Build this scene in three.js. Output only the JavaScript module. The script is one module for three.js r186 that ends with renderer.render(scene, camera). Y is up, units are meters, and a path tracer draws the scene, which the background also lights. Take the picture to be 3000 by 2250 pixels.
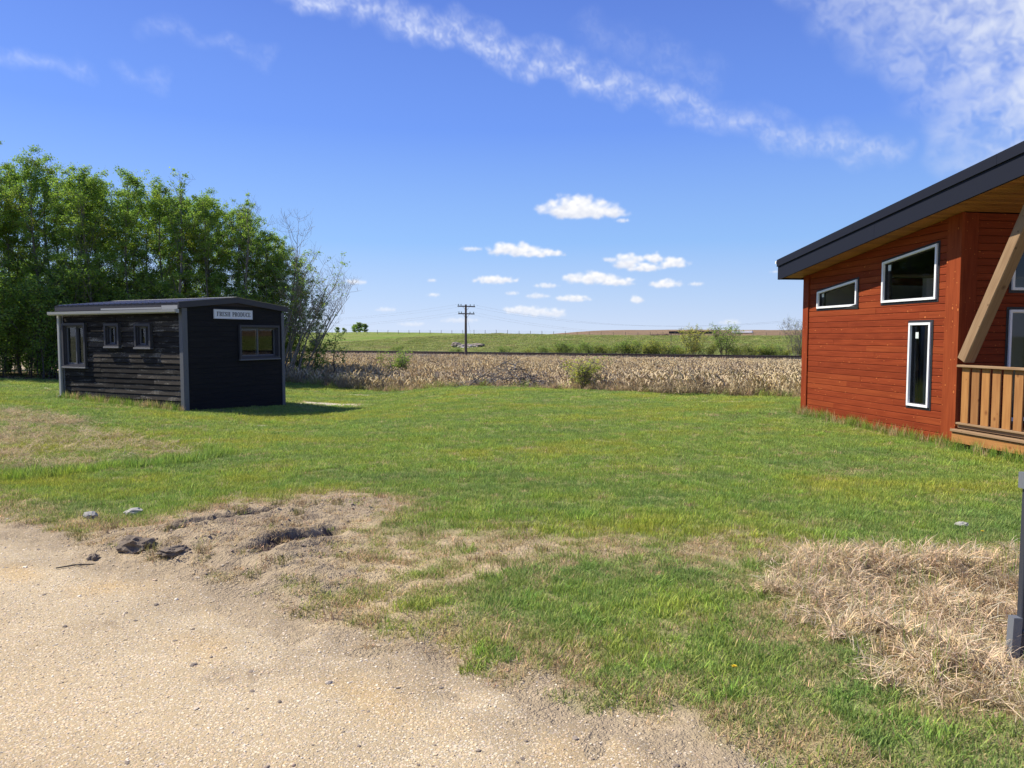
import * as THREE from 'three';
import { mergeGeometries } from 'three/addons/utils/BufferGeometryUtils.js';
import { FontLoader } from 'three/addons/loaders/FontLoader.js';
import { TextGeometry } from 'three/addons/geometries/TextGeometry.js';
import { createNoise2D, createNoise3D } from 'simplex-noise';

// ---------------------------------------------------------------- camera, light, exposure
const scene = new THREE.Scene();
const camera = new THREE.PerspectiveCamera(54.17, 4 / 3, 0.05, 6000);
camera.position.set(0, 1.65, 0);
camera.rotation.set(-Math.atan(139 / 2200), 0, 0);
const renderer = new THREE.WebGLRenderer({ antialias: true });
renderer.toneMapping = THREE.LinearToneMapping;
renderer.toneMappingExposure = 1.5;
renderer.shadowMap.enabled = true;

const SUN_AZ = -80 * Math.PI / 180, SUN_EL = 50 * Math.PI / 180;   // azimuth from straight ahead, to the right positive
const sunDir = new THREE.Vector3(Math.sin(SUN_AZ) * Math.cos(SUN_EL), Math.sin(SUN_EL), -Math.cos(SUN_AZ) * Math.cos(SUN_EL));
const sun = new THREE.DirectionalLight(new THREE.Color(1.0, 0.93, 0.80), 5.0);
sun.name = 'sun';
sun.position.copy(sunDir).multiplyScalar(60).add(new THREE.Vector3(0, 0, -16));
sun.target.position.set(0, 0, -16);
sun.castShadow = true;
sun.shadow.mapSize.set(4096, 4096);
Object.assign(sun.shadow.camera, { left: -32, right: 32, top: 32, bottom: -32, near: 1, far: 160 });
scene.add(sun, sun.target);

function mulberry(seed) { let a = seed >>> 0; return () => { a = (a + 0x6D2B79F5) | 0; let t = Math.imul(a ^ (a >>> 15), 1 | a); t = (t + Math.imul(t ^ (t >>> 7), 61 | t)) ^ t; return ((t ^ (t >>> 14)) >>> 0) / 4294967296; }; }
const n2 = createNoise2D(mulberry(11)), n2b = createNoise2D(mulberry(77)), n3 = createNoise3D(mulberry(5));
function fbm(x, y, o = 4) { let s = 0, a = 0.5, t = 0; for (let i = 0; i < o; i++) { s += a * n2(x, y); t += a; x = x * 2.03 + 17.1; y = y * 2.03 - 9.7; a *= 0.5; } return s / t; }
function fbm3(x, y, z, o = 4) { let s = 0, a = 0.5, t = 0; for (let i = 0; i < o; i++) { s += a * n3(x, y, z); t += a; x = x * 2.03 + 7.1; y = y * 2.03 - 3.7; z = z * 2.03 + 1.3; a *= 0.5; } return s / t; }
const clamp = (v, a = 0, b = 1) => Math.min(b, Math.max(a, v));
const sstep = (a, b, v) => { const t = clamp((v - a) / (b - a)); return t * t * (3 - 2 * t); };
const lerp = (a, b, t) => a + (b - a) * t;
const mix3 = (a, b, t) => [lerp(a[0], b[0], t), lerp(a[1], b[1], t), lerp(a[2], b[2], t)];
const R = Math.PI / 180;

// ---------------------------------------------------------------- sky: clear spring air, cirrus and small fair-weather cumulus
function makeSky() {
  const W = 4096, H = 2048, data = new Float32Array(W * H * 4);
  const stops = [[0, [0.66, 0.77, 0.97]], [3, [0.50, 0.68, 0.98]], [7, [0.305, 0.545, 0.985]], [15, [0.165, 0.335, 0.91]], [24, [0.112, 0.225, 0.71]], [45, [0.095, 0.165, 0.55]], [90, [0.08, 0.14, 0.47]]];
  const air = (el) => { for (let i = 1; i < stops.length; i++) if (el <= stops[i][0]) { const t = (el - stops[i - 1][0]) / (stops[i][0] - stops[i - 1][0]); return mix3(stops[i - 1][1], stops[i][1], t); } return stops[stops.length - 1][1]; };
  // cumulus: azimuth, elevation, half width, half height in degrees
  const puffs = [[5.0, 9.3, 3.2, 1.0], [4.5, 9.75, 1.9, 0.85], [6.6, 9.2, 2.2, 0.75], [8.3, 8.55, 0.6, 0.16], [10.6, 5.75, 0.8, 0.5], [7.4, 5.7, 0.7, 0.22], [-0.6, 6.6, 1.0, 0.5], [2.9, 6.15, 1.2, 0.22], [0.2, 6.45, 2.2, 0.66], [2.0, 6.2, 2.0, 0.42], [-1.29, 4.23, 1.9, 0.38], [6.0, 4.3, 2.3, 0.66], [8.0, 4.05, 1.5, 0.42], [8.7, 5.5, 1.3, 0.72], [9.9, 5.1, 1.6, 0.45], [12.0, 5.35, 1.25, 0.52], [11.49, 3.84, 1.24, 0.42], [4.65, 2.83, 1.5, 0.33], [13.71, 3.83, 0.6, 0.17], [0.6, 1.95, 1.5, 0.4], [1.7, 1.8, 1.2, 0.5], [3.24, 1.71, 1.1, 0.46], [1.94, 3.05, 0.98, 0.26], [2.59, 3.81, 1.03, 0.23], [9.37, 2.7, 0.55, 0.4], [16.17, 1.02, 0.8, 0.25], [-5.94, 3.11, 0.55, 0.17], [-6.06, 4.2, 0.35, 0.15], [-11.74, 4.01, 0.85, 0.27], [-9.51, 1.99, 0.95, 0.2], [-3.09, 6.55, 0.9, 0.2], [0, 3.25, 0.55, 0.17], [-4, 1.2, 1.6, 0.22], [-7.5, 0.9, 1.2, 0.2], [20, 4.6, 1.2, 0.12]];
  const rp = mulberry(404);
  for (let i = 0; i < 46; i++) { let az = 40 + rp() * 280; if (az > 180) az -= 360; const el = 1 + Math.pow(rp(), 1.7) * 11, s = 0.5 + rp() * (0.6 + el * 0.16); puffs.push([az, el, s * 1.9, s * 0.55]); }
  // cirrus: lines of fine hair, azimuth/elevation pairs with half width and strength
  const streaks = [
    { p: [[-17, 23.4], [-5.06, 21.6], [2.54, 19.7], [6.9, 18.2]], w: 0.62, s: 0.6 }, { p: [[8.0, 18.0], [14.96, 15.6], [21.88, 13.5], [26.4, 12.1]], w: 0.66, s: 0.42 },
    { p: [[6, 21.2], [14, 18.2]], w: 0.9, s: 0.12 }, { p: [[-34, 16.9], [-29.5, 17.0]], w: 0.45, s: 0.2 }, { p: [[-25, 20.2], [-17.5, 19.0]], w: 0.4, s: 0.13 }, { p: [[-27, 16.9], [-24.5, 16.6]], w: 0.32, s: 0.13 }, { p: [[-1.2, 19.6], [1.4, 18.9]], w: 0.4, s: 0.4 },
    { p: [[-39, 29], [-24, 27.5]], w: 1.0, s: 0.3 }];
  const veil = [[19.5, 24.5], [23.2, 20.9], [26.5, 18.4], [29.2, 15.0], [30.6, 12.2], [32.5, 10.3], [36, 9.0], [47, 9.5], [60, 15], [60, 34], [40, 40], [24, 33]];
  const segD = (x, y, a, b) => { const dx = b[0] - a[0], dy = b[1] - a[1], t = clamp(((x - a[0]) * dx + (y - a[1]) * dy) / (dx * dx + dy * dy)); return Math.hypot(x - a[0] - dx * t, y - a[1] - dy * t); };
  for (let j = 0; j < H; j++) {
    const el = ((j + 0.5) / H - 0.5) * 180;
    for (let i = 0; i < W; i++) {
      const k = (j * W + i) * 4;
      if (el < -0.2) { data[k] = 0.30; data[k + 1] = 0.33; data[k + 2] = 0.30; data[k + 3] = 1; continue; }
      const ang = ((i + 0.5) / W - 0.5) * 2 * Math.PI;            // atan2(z, x)
      const ce = Math.cos(el * R), dx = Math.cos(ang) * ce, dz = Math.sin(ang) * ce, dy = Math.sin(el * R);
      const az = Math.atan2(dx, -dz) / R;
      let c = air(Math.max(0, el));
      const g = Math.acos(clamp(dx * sunDir.x + dy * sunDir.y + dz * sunDir.z, -1, 1)) / R;
      const gl = 0.85 * Math.exp(-Math.max(0, g - 8) / 34), base = 0.87 + gl;
      c = [c[0] * (base + gl * 0.35), c[1] * (base + gl * 0.18), c[2] * base];
      // cirrus
      let ci = 0;
      if (el > 6 && az > -40 && az < 66) {
        const wx = az + 0.9 * fbm(az * 0.22, el * 0.22, 2), wy = el + 0.8 * fbm(az * 0.22 + 40, el * 0.22, 2);
        for (const st of streaks) {
          if (az < st.p[0][0] - 6 || az > st.p[st.p.length - 1][0] + 6) continue;
          let d = 1e9; for (let q = 1; q < st.p.length; q++) d = Math.min(d, segD(wx, wy, st.p[q - 1], st.p[q]));
          const m = 1 - d / (st.w * 2.1); if (m <= 0) continue;
          const wp = 0.5 * fbm(az * 0.9 + 70, el * 0.9, 2), hair = 0.5 + 0.5 * fbm((az + el * 0.55 + wp) * 2.6, (el - az * 0.3) * 0.45, 5), puff = sstep(0.22, 0.72, 0.5 + 0.5 * fbm(az * 0.42 + 9, el * 0.7, 4));
          ci = Math.max(ci, st.s * Math.pow(m, 1.15) * (0.3 + 0.7 * sstep(0.15, 0.9, hair)) * (0.4 + 0.6 * puff) * 1.5);
        }
        if (az > 14 && az < 66) {
          let inside = false; for (let a = 0, b = veil.length - 1; a < veil.length; b = a++) { const A = veil[a], B = veil[b]; if ((A[1] > wy) !== (B[1] > wy) && wx < (B[0] - A[0]) * (wy - A[1]) / (B[1] - A[1]) + A[0]) inside = !inside; }
          let d = 1e9; for (let a = 0, b = veil.length - 1; a < veil.length; b = a++) d = Math.min(d, segD(wx, wy, veil[a], veil[b]));
          const m = inside ? 0.45 + 0.55 * sstep(0, 5, d) : 0.45 * (1 - sstep(0, 2.6, d));
          if (m > 0) { const wp = 0.9 * fbm(az * 0.5 + 70, el * 0.5, 3), hair = 0.5 + 0.5 * fbm((az * 0.55 + el * 0.8 + wp) * 1.3, (el * 0.55 - az * 0.8) * 0.55, 5), puff = 0.5 + 0.5 * fbm(az * 0.22 + 3 + wp * 0.2, el * 0.34 + 8, 5); ci = Math.max(ci, m * (0.10 + 0.9 * sstep(0.18, 0.82, hair * 0.45 + puff * 0.62)) * 0.98); }
        }
      } else if (el > 6) {
        { const gen = 0.5 + 0.5 * fbm(az * 0.035 + 50, el * 0.06, 3), hair = 0.5 + 0.5 * fbm((az * 0.8 + el * 0.6) * 1.2, (el * 0.8 - az * 0.5) * 0.5, 4); if (Math.abs(az) > 50) ci = Math.max(ci, 0.5 * sstep(0.55, 0.85, gen) * sstep(0.4, 0.8, hair)); }
      }
      if (ci > 0) { const t = clamp(ci) * 0.86; c = mix3(c, [0.80 * base + 0.05, 0.85 * base + 0.05, 0.98 * base + 0.04], t); }
      // cumulus
      if (el < 15) {
        let al = 0, sh = 0;
        for (const p of puffs) {
          const u = (az - p[0]) / p[2]; if (u < -1.5 || u > 1.5) continue;
          let v = (el - p[1]) / p[3]; if (v < -1.8 || v > 2) continue;
          if (v < 0) v *= 1.55;
          const fr = 1.0 / p[3], e = 1 - u * u - v * v + 0.8 * fbm(az * fr * 0.5 + p[0] * 7, el * fr * 0.8 + p[1], 6) - 0.04;
          const a = sstep(-0.1, 0.85, e) * (p[3] < 0.3 ? 0.7 : 0.97);
          if (a > al) { al = a; sh = clamp(0.62 + 0.42 * v + 0.5 * fbm(az * fr * 0.9 + 31, el * fr * 1.3, 3)); }
        }
        if (al > 0) c = mix3(c, mix3([0.70, 0.74, 0.86], [1.05, 1.04, 1.03], sh), al * lerp(0.6, 1, sstep(0.5, 4, el)));
      }
      data[k] = c[0] * 0.68; data[k + 1] = c[1] * 0.68; data[k + 2] = c[2] * 0.68; data[k + 3] = 1;
    }
  }
  const t = new THREE.DataTexture(data, W, H, THREE.RGBAFormat, THREE.FloatType);
  t.mapping = THREE.EquirectangularReflectionMapping; t.colorSpace = THREE.LinearSRGBColorSpace;
  t.magFilter = t.minFilter = THREE.LinearFilter; t.wrapS = THREE.RepeatWrapping; t.needsUpdate = true;
  return t;
}
const skyTex = makeSky();
scene.background = skyTex;
scene.environment = skyTex;

// ---------------------------------------------------------------- helpers
const used = {};
const numbered = (n) => { const k = used[n] = (used[n] ?? -1) + 1; return k ? `${n}_${String(k).padStart(3, '0')}` : n; };
function shade(o) { o.traverse((m) => { if (m.isMesh) { m.castShadow = true; m.receiveShadow = true; } }); return o; }
function tag(o, label, category, group) { o.userData.label = label; o.userData.category = category; if (group) o.userData.group = group; return o; }
function thing(name, label, category, pos = [0, 0, 0], turn = 0, group) { const o = new THREE.Group(); o.name = numbered(name); o.position.set(...pos); o.rotation.y = turn; scene.add(o); return tag(o, label, category, group); }
function part(name, geo, mat, parent) { const m = new THREE.Mesh(geo, mat); m.name = name; m.castShadow = m.receiveShadow = true; parent.add(m); return m; }
function top(name, geo, mat, label, category, group) { const m = part(numbered(name), geo, mat, scene); return tag(m, label, category, group); }
function structure(name, geo, mat) { const m = part(name, geo, mat, scene); m.userData.kind = 'structure'; return m; }
function stuff(name, geo, mat, items, label, category, parent = scene) {   // items: [x, y, z, turn, sx, sy, sz, tiltx, tiltz, r, g, b]
  const im = new THREE.InstancedMesh(geo, mat, items.length), d = new THREE.Object3D(), c = new THREE.Color();
  items.forEach((t, i) => { d.position.set(t[0], t[1], t[2]); d.rotation.set(t[7] || 0, t[3] || 0, t[8] || 0, 'YXZ'); d.scale.set(t[4] ?? 1, t[5] ?? 1, t[6] ?? 1); d.updateMatrix(); im.setMatrixAt(i, d.matrix); if (t.length > 9) im.setColorAt(i, c.setRGB(t[9], t[10], t[11])); });
  im.name = name; im.castShadow = im.receiveShadow = true; im.userData.kind = 'stuff';
  if (label) { im.userData.label = label; im.userData.category = category; }
  parent.add(im); return im;
}
function std(opts) { return new THREE.MeshStandardMaterial(opts); }
function phys(opts) { return new THREE.MeshPhysicalMaterial(opts); }
const rgb = (r, g, b) => new THREE.Color().setRGB(r, g, b);
function dataTex(w, h, fn, srgb) {      // fn(x, y) -> [r, g, b] linear 0..1 (stored as sRGB when srgb) or a number
  const a = new Uint8Array(w * h * 4), enc = srgb ? (v) => (v <= 0.0031308 ? v * 12.92 : 1.055 * Math.pow(v, 1 / 2.4) - 0.055) : (v) => v;
  for (let j = 0; j < h; j++) for (let i = 0; i < w; i++) { const v = fn(i, j), k = (j * w + i) * 4; if (typeof v === 'number') a[k] = a[k + 1] = a[k + 2] = clamp(enc(clamp(v))) * 255; else for (let q = 0; q < 3; q++) a[k + q] = clamp(enc(clamp(v[q]))) * 255; a[k + 3] = 255; }
  const t = new THREE.DataTexture(a, w, h); t.wrapS = t.wrapT = THREE.RepeatWrapping; t.magFilter = THREE.LinearFilter; t.minFilter = THREE.LinearMipmapLinearFilter; t.generateMipmaps = true;
  if (srgb) t.colorSpace = THREE.SRGBColorSpace; t.needsUpdate = true; return t;
}
// tileable value: average of shifted samples
const tile2 = (f, x, y, w, h) => { const u = x / w, v = y / h; return f(x, y) * (1 - u) * (1 - v) + f(x - w, y) * u * (1 - v) + f(x, y - h) * (1 - u) * v + f(x - w, y - h) * u * v; };
class GB {   // geometry collector (non-indexed triangles) with uv and optional vertex colour
  constructor() { this.p = []; this.n = []; this.uv = []; this.c = []; }
  tri(a, b, c, ua = [0, 0], ub = [1, 0], uc = [1, 1], col, nn) {
    let nx, ny, nz;
    if (nn) [nx, ny, nz] = nn; else { const ux = b[0] - a[0], uy = b[1] - a[1], uz = b[2] - a[2], vx = c[0] - a[0], vy = c[1] - a[1], vz = c[2] - a[2]; nx = uy * vz - uz * vy; ny = uz * vx - ux * vz; nz = ux * vy - uy * vx; const l = Math.hypot(nx, ny, nz) || 1; nx /= l; ny /= l; nz /= l; }
    this.p.push(...a, ...b, ...c); this.n.push(nx, ny, nz, nx, ny, nz, nx, ny, nz); this.uv.push(...ua, ...ub, ...uc); if (col) this.c.push(...col, ...col, ...col);
    return this;
  }
  quad(a, b, c, d, ua, ub, uc, ud, col) { this.tri(a, b, c, ua, ub, uc, col); return this.tri(a, c, d, ua, uc, ud, col); }
  box(x0, x1, y0, y1, z0, z1, ou = 0, ov = 0, along = 'x', col) {   // uv in metres, u along the long axis
    const P = (x, y, z) => [x, y, z], U = { x: (p, f) => (f === 'x' ? [p[2] + ou, p[1] + ov] : f === 'y' ? [p[0] + ou, p[2] + ov] : [p[0] + ou, p[1] + ov]), y: (p, f) => (f === 'x' ? [p[1] + ou, p[2] + ov] : f === 'y' ? [p[0] + ou, p[2] + ov] : [p[1] + ou, p[0] + ov]), z: (p, f) => (f === 'x' ? [p[2] + ou, p[1] + ov] : f === 'y' ? [p[2] + ou, p[0] + ov] : [p[0] + ou, p[1] + ov]) }[along];
    const F = (f, a, b, c, d) => this.quad(a, b, c, d, U(a, f), U(b, f), U(c, f), U(d, f), col);
    F('z', P(x0, y0, z1), P(x1, y0, z1), P(x1, y1, z1), P(x0, y1, z1)); F('z', P(x1, y0, z0), P(x0, y0, z0), P(x0, y1, z0), P(x1, y1, z0));
    F('x', P(x1, y0, z1), P(x1, y0, z0), P(x1, y1, z0), P(x1, y1, z1)); F('x', P(x0, y0, z0), P(x0, y0, z1), P(x0, y1, z1), P(x0, y1, z0));
    F('y', P(x0, y1, z1), P(x1, y1, z1), P(x1, y1, z0), P(x0, y1, z0)); F('y', P(x0, y0, z0), P(x1, y0, z0), P(x1, y0, z1), P(x0, y0, z1));
    return this;
  }
  cbox(x0, x1, y0, y1, z0, z1, ou, ov, along, ch = 0.004) { // box with chamfered long edges
    const s = (v0, v1) => [v0 + ch, v1 - ch];
    const prof = (a0, a1, b0, b1) => [[a0 + ch, b0], [a1 - ch, b0], [a1, b0 + ch], [a1, b1 - ch], [a1 - ch, b1], [a0 + ch, b1], [a0, b1 - ch], [a0, b0 + ch]];
    let pts, L0, L1, mk;
    if (along === 'x') { pts = prof(y0, y1, z0, z1); L0 = x0; L1 = x1; mk = (l, a, b) => [l, a, b]; } else if (along === 'y') { pts = prof(z0, z1, x0, x1); L0 = y0; L1 = y1; mk = (l, a, b) => [b, l, a]; } else { pts = prof(x0, x1, y0, y1); L0 = z0; L1 = z1; mk = (l, a, b) => [a, b, l]; }
    let acc = 0; const nP = pts.length;
    for (let i = 0; i < nP; i++) { const A = pts[i], B = pts[(i + 1) % nP], w = Math.hypot(B[0] - A[0], B[1] - A[1]); this.quad(mk(L0, ...A), mk(L0, ...B), mk(L1, ...B), mk(L1, ...A), [L0 + ou, acc + ov], [L0 + ou, acc + w + ov], [L1 + ou, acc + w + ov], [L1 + ou, acc + ov]); acc += w; }
    for (let i = 1; i < nP - 1; i++) { this.tri(mk(L0, ...pts[0]), mk(L0, ...pts[i + 1]), mk(L0, ...pts[i]), [pts[0][0] + ou, pts[0][1]], [pts[i + 1][0] + ou, pts[i + 1][1]], [pts[i][0] + ou, pts[i][1]]); this.tri(mk(L1, ...pts[0]), mk(L1, ...pts[i]), mk(L1, ...pts[i + 1]), [pts[0][0] + ou, pts[0][1]], [pts[i][0] + ou, pts[i][1]], [pts[i + 1][0] + ou, pts[i + 1][1]]); }
    return this;
  }
  geo() { const g = new THREE.BufferGeometry(); g.setAttribute('position', new THREE.Float32BufferAttribute(this.p, 3)); g.setAttribute('normal', new THREE.Float32BufferAttribute(this.n, 3)); g.setAttribute('uv', new THREE.Float32BufferAttribute(this.uv, 2)); if (this.c.length === this.p.length) g.setAttribute('color', new THREE.Float32BufferAttribute(this.c, 3)); return g; }
}
const box = (...a) => new GB().box(...a).geo(), cbox = (...a) => new GB().cbox(...a).geo();
function clipPoly(poly, a, b, c) { const out = []; for (let i = 0; i < poly.length; i++) { const P = poly[i], Q = poly[(i + 1) % poly.length], p = a * P[0] + b * P[1] - c, q = a * Q[0] + b * Q[1] - c; if (p >= 0) out.push(P); if ((p > 0 && q < 0) || (p < 0 && q > 0)) { const t = p / (p - q); out.push([lerp(P[0], Q[0], t), lerp(P[1], Q[1], t)]); } } return out; }
function area2(p) { let s = 0; for (let i = 0; i < p.length; i++) { const q = p[(i + 1) % p.length]; s += p[i][0] * q[1] - q[0] * p[i][1]; } return s / 2; }
function inset(poly, t) { // convex, counter-clockwise
  const L = poly.map((P, i) => { const Q = poly[(i + 1) % poly.length], dx = Q[0] - P[0], dy = Q[1] - P[1], l = Math.hypot(dx, dy); return [-dy / l, dx / l, (-dy * P[0] + dx * P[1]) / l + t]; });
  return poly.map((_, i) => { const A = L[(i + poly.length - 1) % poly.length], B = L[i], D = A[0] * B[1] - A[1] * B[0]; return [(A[2] * B[1] - A[1] * B[2]) / D, (A[0] * B[2] - A[2] * B[0]) / D]; });
}
function minusConvex(poly, hole) { const out = []; let rest = poly; for (let i = 0; i < hole.length && rest.length > 2; i++) { const P = hole[i], Q = hole[(i + 1) % hole.length], a = -(Q[1] - P[1]), b = Q[0] - P[0], c = a * P[0] + b * P[1]; const o = clipPoly(rest, -a, -b, -c); if (o.length > 2 && area2(o) > 2e-4) out.push(o); rest = clipPoly(rest, a, b, c); } return out; }
function ringGeo(outer, inner, z0, z1, ou = 0) { // mitred frame between two like polygons
  const g = new GB(); for (let i = 0; i < outer.length; i++) { const j = (i + 1) % outer.length, A = outer[i], B = outer[j], C = inner[j], D = inner[i], L = Math.hypot(B[0] - A[0], B[1] - A[1]), w = 0.05; const q = (a, b, c, d) => g.quad(a, b, c, d, [ou, 0], [ou + L, 0], [ou + L, w], [ou, w]); q([...A, z1], [...B, z1], [...C, z1], [...D, z1]); q([...B, z0], [...A, z0], [...D, z0], [...C, z0]); q([...A, z0], [...B, z0], [...B, z1], [...A, z1]); q([...D, z1], [...C, z1], [...C, z0], [...D, z0]); } return g.geo();
}
function slabGeo(poly, z0, zf, chy = 0, y0 = -9, y1 = 9, ou = 0, ov = 0, tilt = 0) { // convex polygon in xy pushed out along z; front pulled in by chy at heights y0 and y1
  const Z = (p) => zf + (tilt ? tilt * (y1 - p[1]) / (y1 - y0) : 0), g = new GB(), f = poly.map(([x, y]) => [x, Math.abs(y - y0) < 1e-4 ? y + chy : Math.abs(y - y1) < 1e-4 ? y - chy : y]), u = (p) => [p[0] + ou, p[1] + ov];
  for (let i = 1; i < poly.length - 1; i++) { g.tri([...f[0], Z(f[0])], [...f[i], Z(f[i])], [...f[i + 1], Z(f[i + 1])], u(f[0]), u(f[i]), u(f[i + 1])); g.tri([...poly[0], z0], [...poly[i + 1], z0], [...poly[i], z0], u(poly[0]), u(poly[i + 1]), u(poly[i])); }
  const zm = (p) => Z(p) - chy;
  for (let i = 0; i < poly.length; i++) { const j = (i + 1) % poly.length; g.quad([...poly[i], z0], [...poly[j], z0], [...poly[j], zm(poly[j])], [...poly[i], zm(poly[i])], u(poly[i]), u(poly[j]), u(poly[j]), u(poly[i])); if (chy) g.quad([...poly[i], zm(poly[i])], [...poly[j], zm(poly[j])], [...f[j], Z(f[j])], [...f[i], Z(f[i])], u(poly[i]), u(poly[j]), u(f[j]), u(f[i])); }
  return g.geo();
}
function tube(g, pts, rad, sides = 6, col, vscale = 1) { // tapered tube along points into collector g
  const rings = [], up = new THREE.Vector3(), t = new THREE.Vector3(), a = new THREE.Vector3(), b = new THREE.Vector3();
  let acc = 0;
  for (let i = 0; i < pts.length; i++) { const p = pts[i], q = pts[Math.min(i + 1, pts.length - 1)], o = pts[Math.max(i - 1, 0)]; t.set(q[0] - o[0], q[1] - o[1], q[2] - o[2]).normalize(); up.set(Math.abs(t.y) > 0.9 ? 1 : 0, Math.abs(t.y) > 0.9 ? 0 : 1, 0.01); a.crossVectors(t, up).normalize(); b.crossVectors(t, a); if (i) acc += Math.hypot(p[0] - o[0], p[1] - o[1], p[2] - o[2]); const r = rad[i]; rings.push({ v: Array.from({ length: sides }, (_, k) => { const w = k / sides * 2 * Math.PI, c = Math.cos(w), s = Math.sin(w); return [[p[0] + (a.x * c + b.x * s) * r, p[1] + (a.y * c + b.y * s) * r, p[2] + (a.z * c + b.z * s) * r], [a.x * c + b.x * s, a.y * c + b.y * s, a.z * c + b.z * s]]; }), l: acc * vscale }); }
  for (let i = 1; i < rings.length; i++) for (let k = 0; k < sides; k++) { const m = (k + 1) % sides, A = rings[i - 1].v[k], B = rings[i - 1].v[m], C = rings[i].v[m], D = rings[i].v[k], u0 = k / sides, u1 = (k + 1) / sides, v0 = rings[i - 1].l, v1 = rings[i].l; const put = (X, Y, Z, x, y, z) => { g.p.push(...X[0], ...Y[0], ...Z[0]); g.n.push(...X[1], ...Y[1], ...Z[1]); g.uv.push(...x, ...y, ...z); if (col) g.c.push(...col, ...col, ...col); }; put(A, B, C, [u0, v0], [u1, v0], [u1, v1]); put(A, C, D, [u0, v0], [u1, v1], [u0, v1]); }
  const e = rings[rings.length - 1], pe = pts[pts.length - 1]; if (rad[rad.length - 1] > 0.004) for (let k = 0; k < sides; k++) g.tri(pe, e.v[k][0], e.v[(k + 1) % sides][0], [0, 0], [0, 0], [0, 0], col);
  return g;
}
// ---------------------------------------------------------------- the lie of the land: x to the right, f forward (z = -f)
const ROAD_EDGE = [[-30, 19.2], [-12, 10.5], [-7, 7.95], [-4.44, 6.42], [-3.56, 5.93], [-2.83, 5.47], [-2.21, 5.02], [-1.48, 4.46], [-0.97, 4.08], [-0.45, 3.72], [0.16, 3.3], [0.59, 2.95], [0.9, 2.6], [1.6, 1.7], [4.5, -2]];
const DIRT = [[-3.5, 5.95], [-3.16, 6.6], [-2.73, 7.25], [-1.82, 7.75], [-1.29, 7.5], [-1.15, 6.9], [-1.4, 6.3], [-1.2, 5.5], [-0.92, 5.0], [-1.2, 4.7], [-1.85, 4.9], [-2.38, 5.1], [-2.95, 5.3]];
const SANDY = [[-1.5, 6.35], [-0.7, 6.1], [0.0, 6.3], [0.7, 5.7], [0.1, 5.3], [-0.3, 4.9], [-0.5, 4.3], [-0.95, 4.3], [-1.0, 5.0], [-1.25, 5.6]];
const DRYTALL = [[1.86, 5.2], [2.09, 5.45], [2.38, 5.62], [3.03, 5.5], [4.3, 5.6], [5.2, 4.6], [4.0, 2.9], [2.35, 2.85], [2.09, 3.15], [1.9, 3.6], [1.72, 4.05], [1.66, 4.55]];
const LEFTDRY = [[-11.5, 14.4], [-9.54, 15.2], [-7.24, 13.2], [-4.9, 11.2], [-4.2, 10.5], [-4.3, 10.1], [-5.3, 9.3], [-6.2, 8.8], [-9, 10.2]];
const PALE = [[-4.95, 20.5, 1.15, 0.7, -0.1], [-4.95, 14.5, 0.3, 0.12, 0.4], [-13.1, 21.1, 0.7, 0.13, 0], [-5.0, 25.0, 0.9, 0.22, 0.25], [-3.9, 25.9, 0.75, 0.2, 0], [5.2, 18.6, 0.75, 0.14, -0.2], [-1.75, 20.1, 0.7, 0.12, 0.1], [-6.4, 25.4, 0.7, 0.18, 0]];
function polyD(poly, x, y) { let d = 1e9, inside = false; for (let a = 0, b = poly.length - 1; a < poly.length; b = a++) { const A = poly[a], B = poly[b]; if ((A[1] > y) !== (B[1] > y) && x < (B[0] - A[0]) * (y - A[1]) / (B[1] - A[1]) + A[0]) inside = !inside; const dx = B[0] - A[0], dy = B[1] - A[1], t = clamp(((x - A[0]) * dx + (y - A[1]) * dy) / (dx * dx + dy * dy)); d = Math.min(d, Math.hypot(x - A[0] - dx * t, y - A[1] - dy * t)); } return inside ? d : -d; }
const ROAD_POLY = [...ROAD_EDGE, [4.5, -12], [-30, -12]];
const roadD = (x, f) => (f > 22 ? -9 : polyD(ROAD_POLY, x, f));
const qOf = (x, f) => 0.483 * x + 0.876 * f, pOf = (x, f) => 0.876 * x - 0.483 * f;   // across and along the railway
const fromPQ = (p, q) => [0.876 * p + 0.483 * q, -0.483 * p + 0.876 * q];
const QPROF = [[0, 0], [21.4, 0], [23.2, -0.66], [40, -0.78], [60, -1.1], [70, -1.25], [75, -1.15], [79.6, -0.8], [81.2, -0.66], [86.2, -0.66], [89, -1.25], [96, -1.2], [104, -1.0]];
function profile(q) { if (q <= 0) return 0; for (let i = 1; i < QPROF.length; i++) if (q <= QPROF[i][0]) { const t = (q - QPROF[i - 1][0]) / (QPROF[i][0] - QPROF[i - 1][0]); return lerp(QPROF[i - 1][1], QPROF[i][1], t); } return -1.0; }
function ruts(x, f) { // two wheel tracks pressed into the soft earth
  let d = 0;
  for (const [ax, af, bx, bf, w] of [[-1.85, 5.45, -1.45, 6.3, 0.10], [-2.75, 6.0, -2.1, 6.75, 0.09]]) { const dx = bx - ax, df = bf - af, L = Math.hypot(dx, df), t = ((x - ax) * dx + (f - af) * df) / (L * L), s = ((x - ax) * df - (f - af) * dx) / L; if (t < -0.15 || t > 1.15) continue; const e = sstep(-0.15, 0.15, t) * (1 - sstep(0.85, 1.15, t)), wob = s + 0.03 * Math.sin(t * 7); d += e * (-0.08 * Math.exp(-Math.pow(wob / w, 4)) + 0.03 * Math.exp(-Math.pow((Math.abs(wob) - w * 1.6) / 0.06, 2)) + (Math.abs(wob) < w ? 0.03 * (Math.sin((t * L + Math.abs(wob) * 0.8) * 62) > 0.1 ? 1 : 0) : 0)); }
  return d;
}
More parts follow.
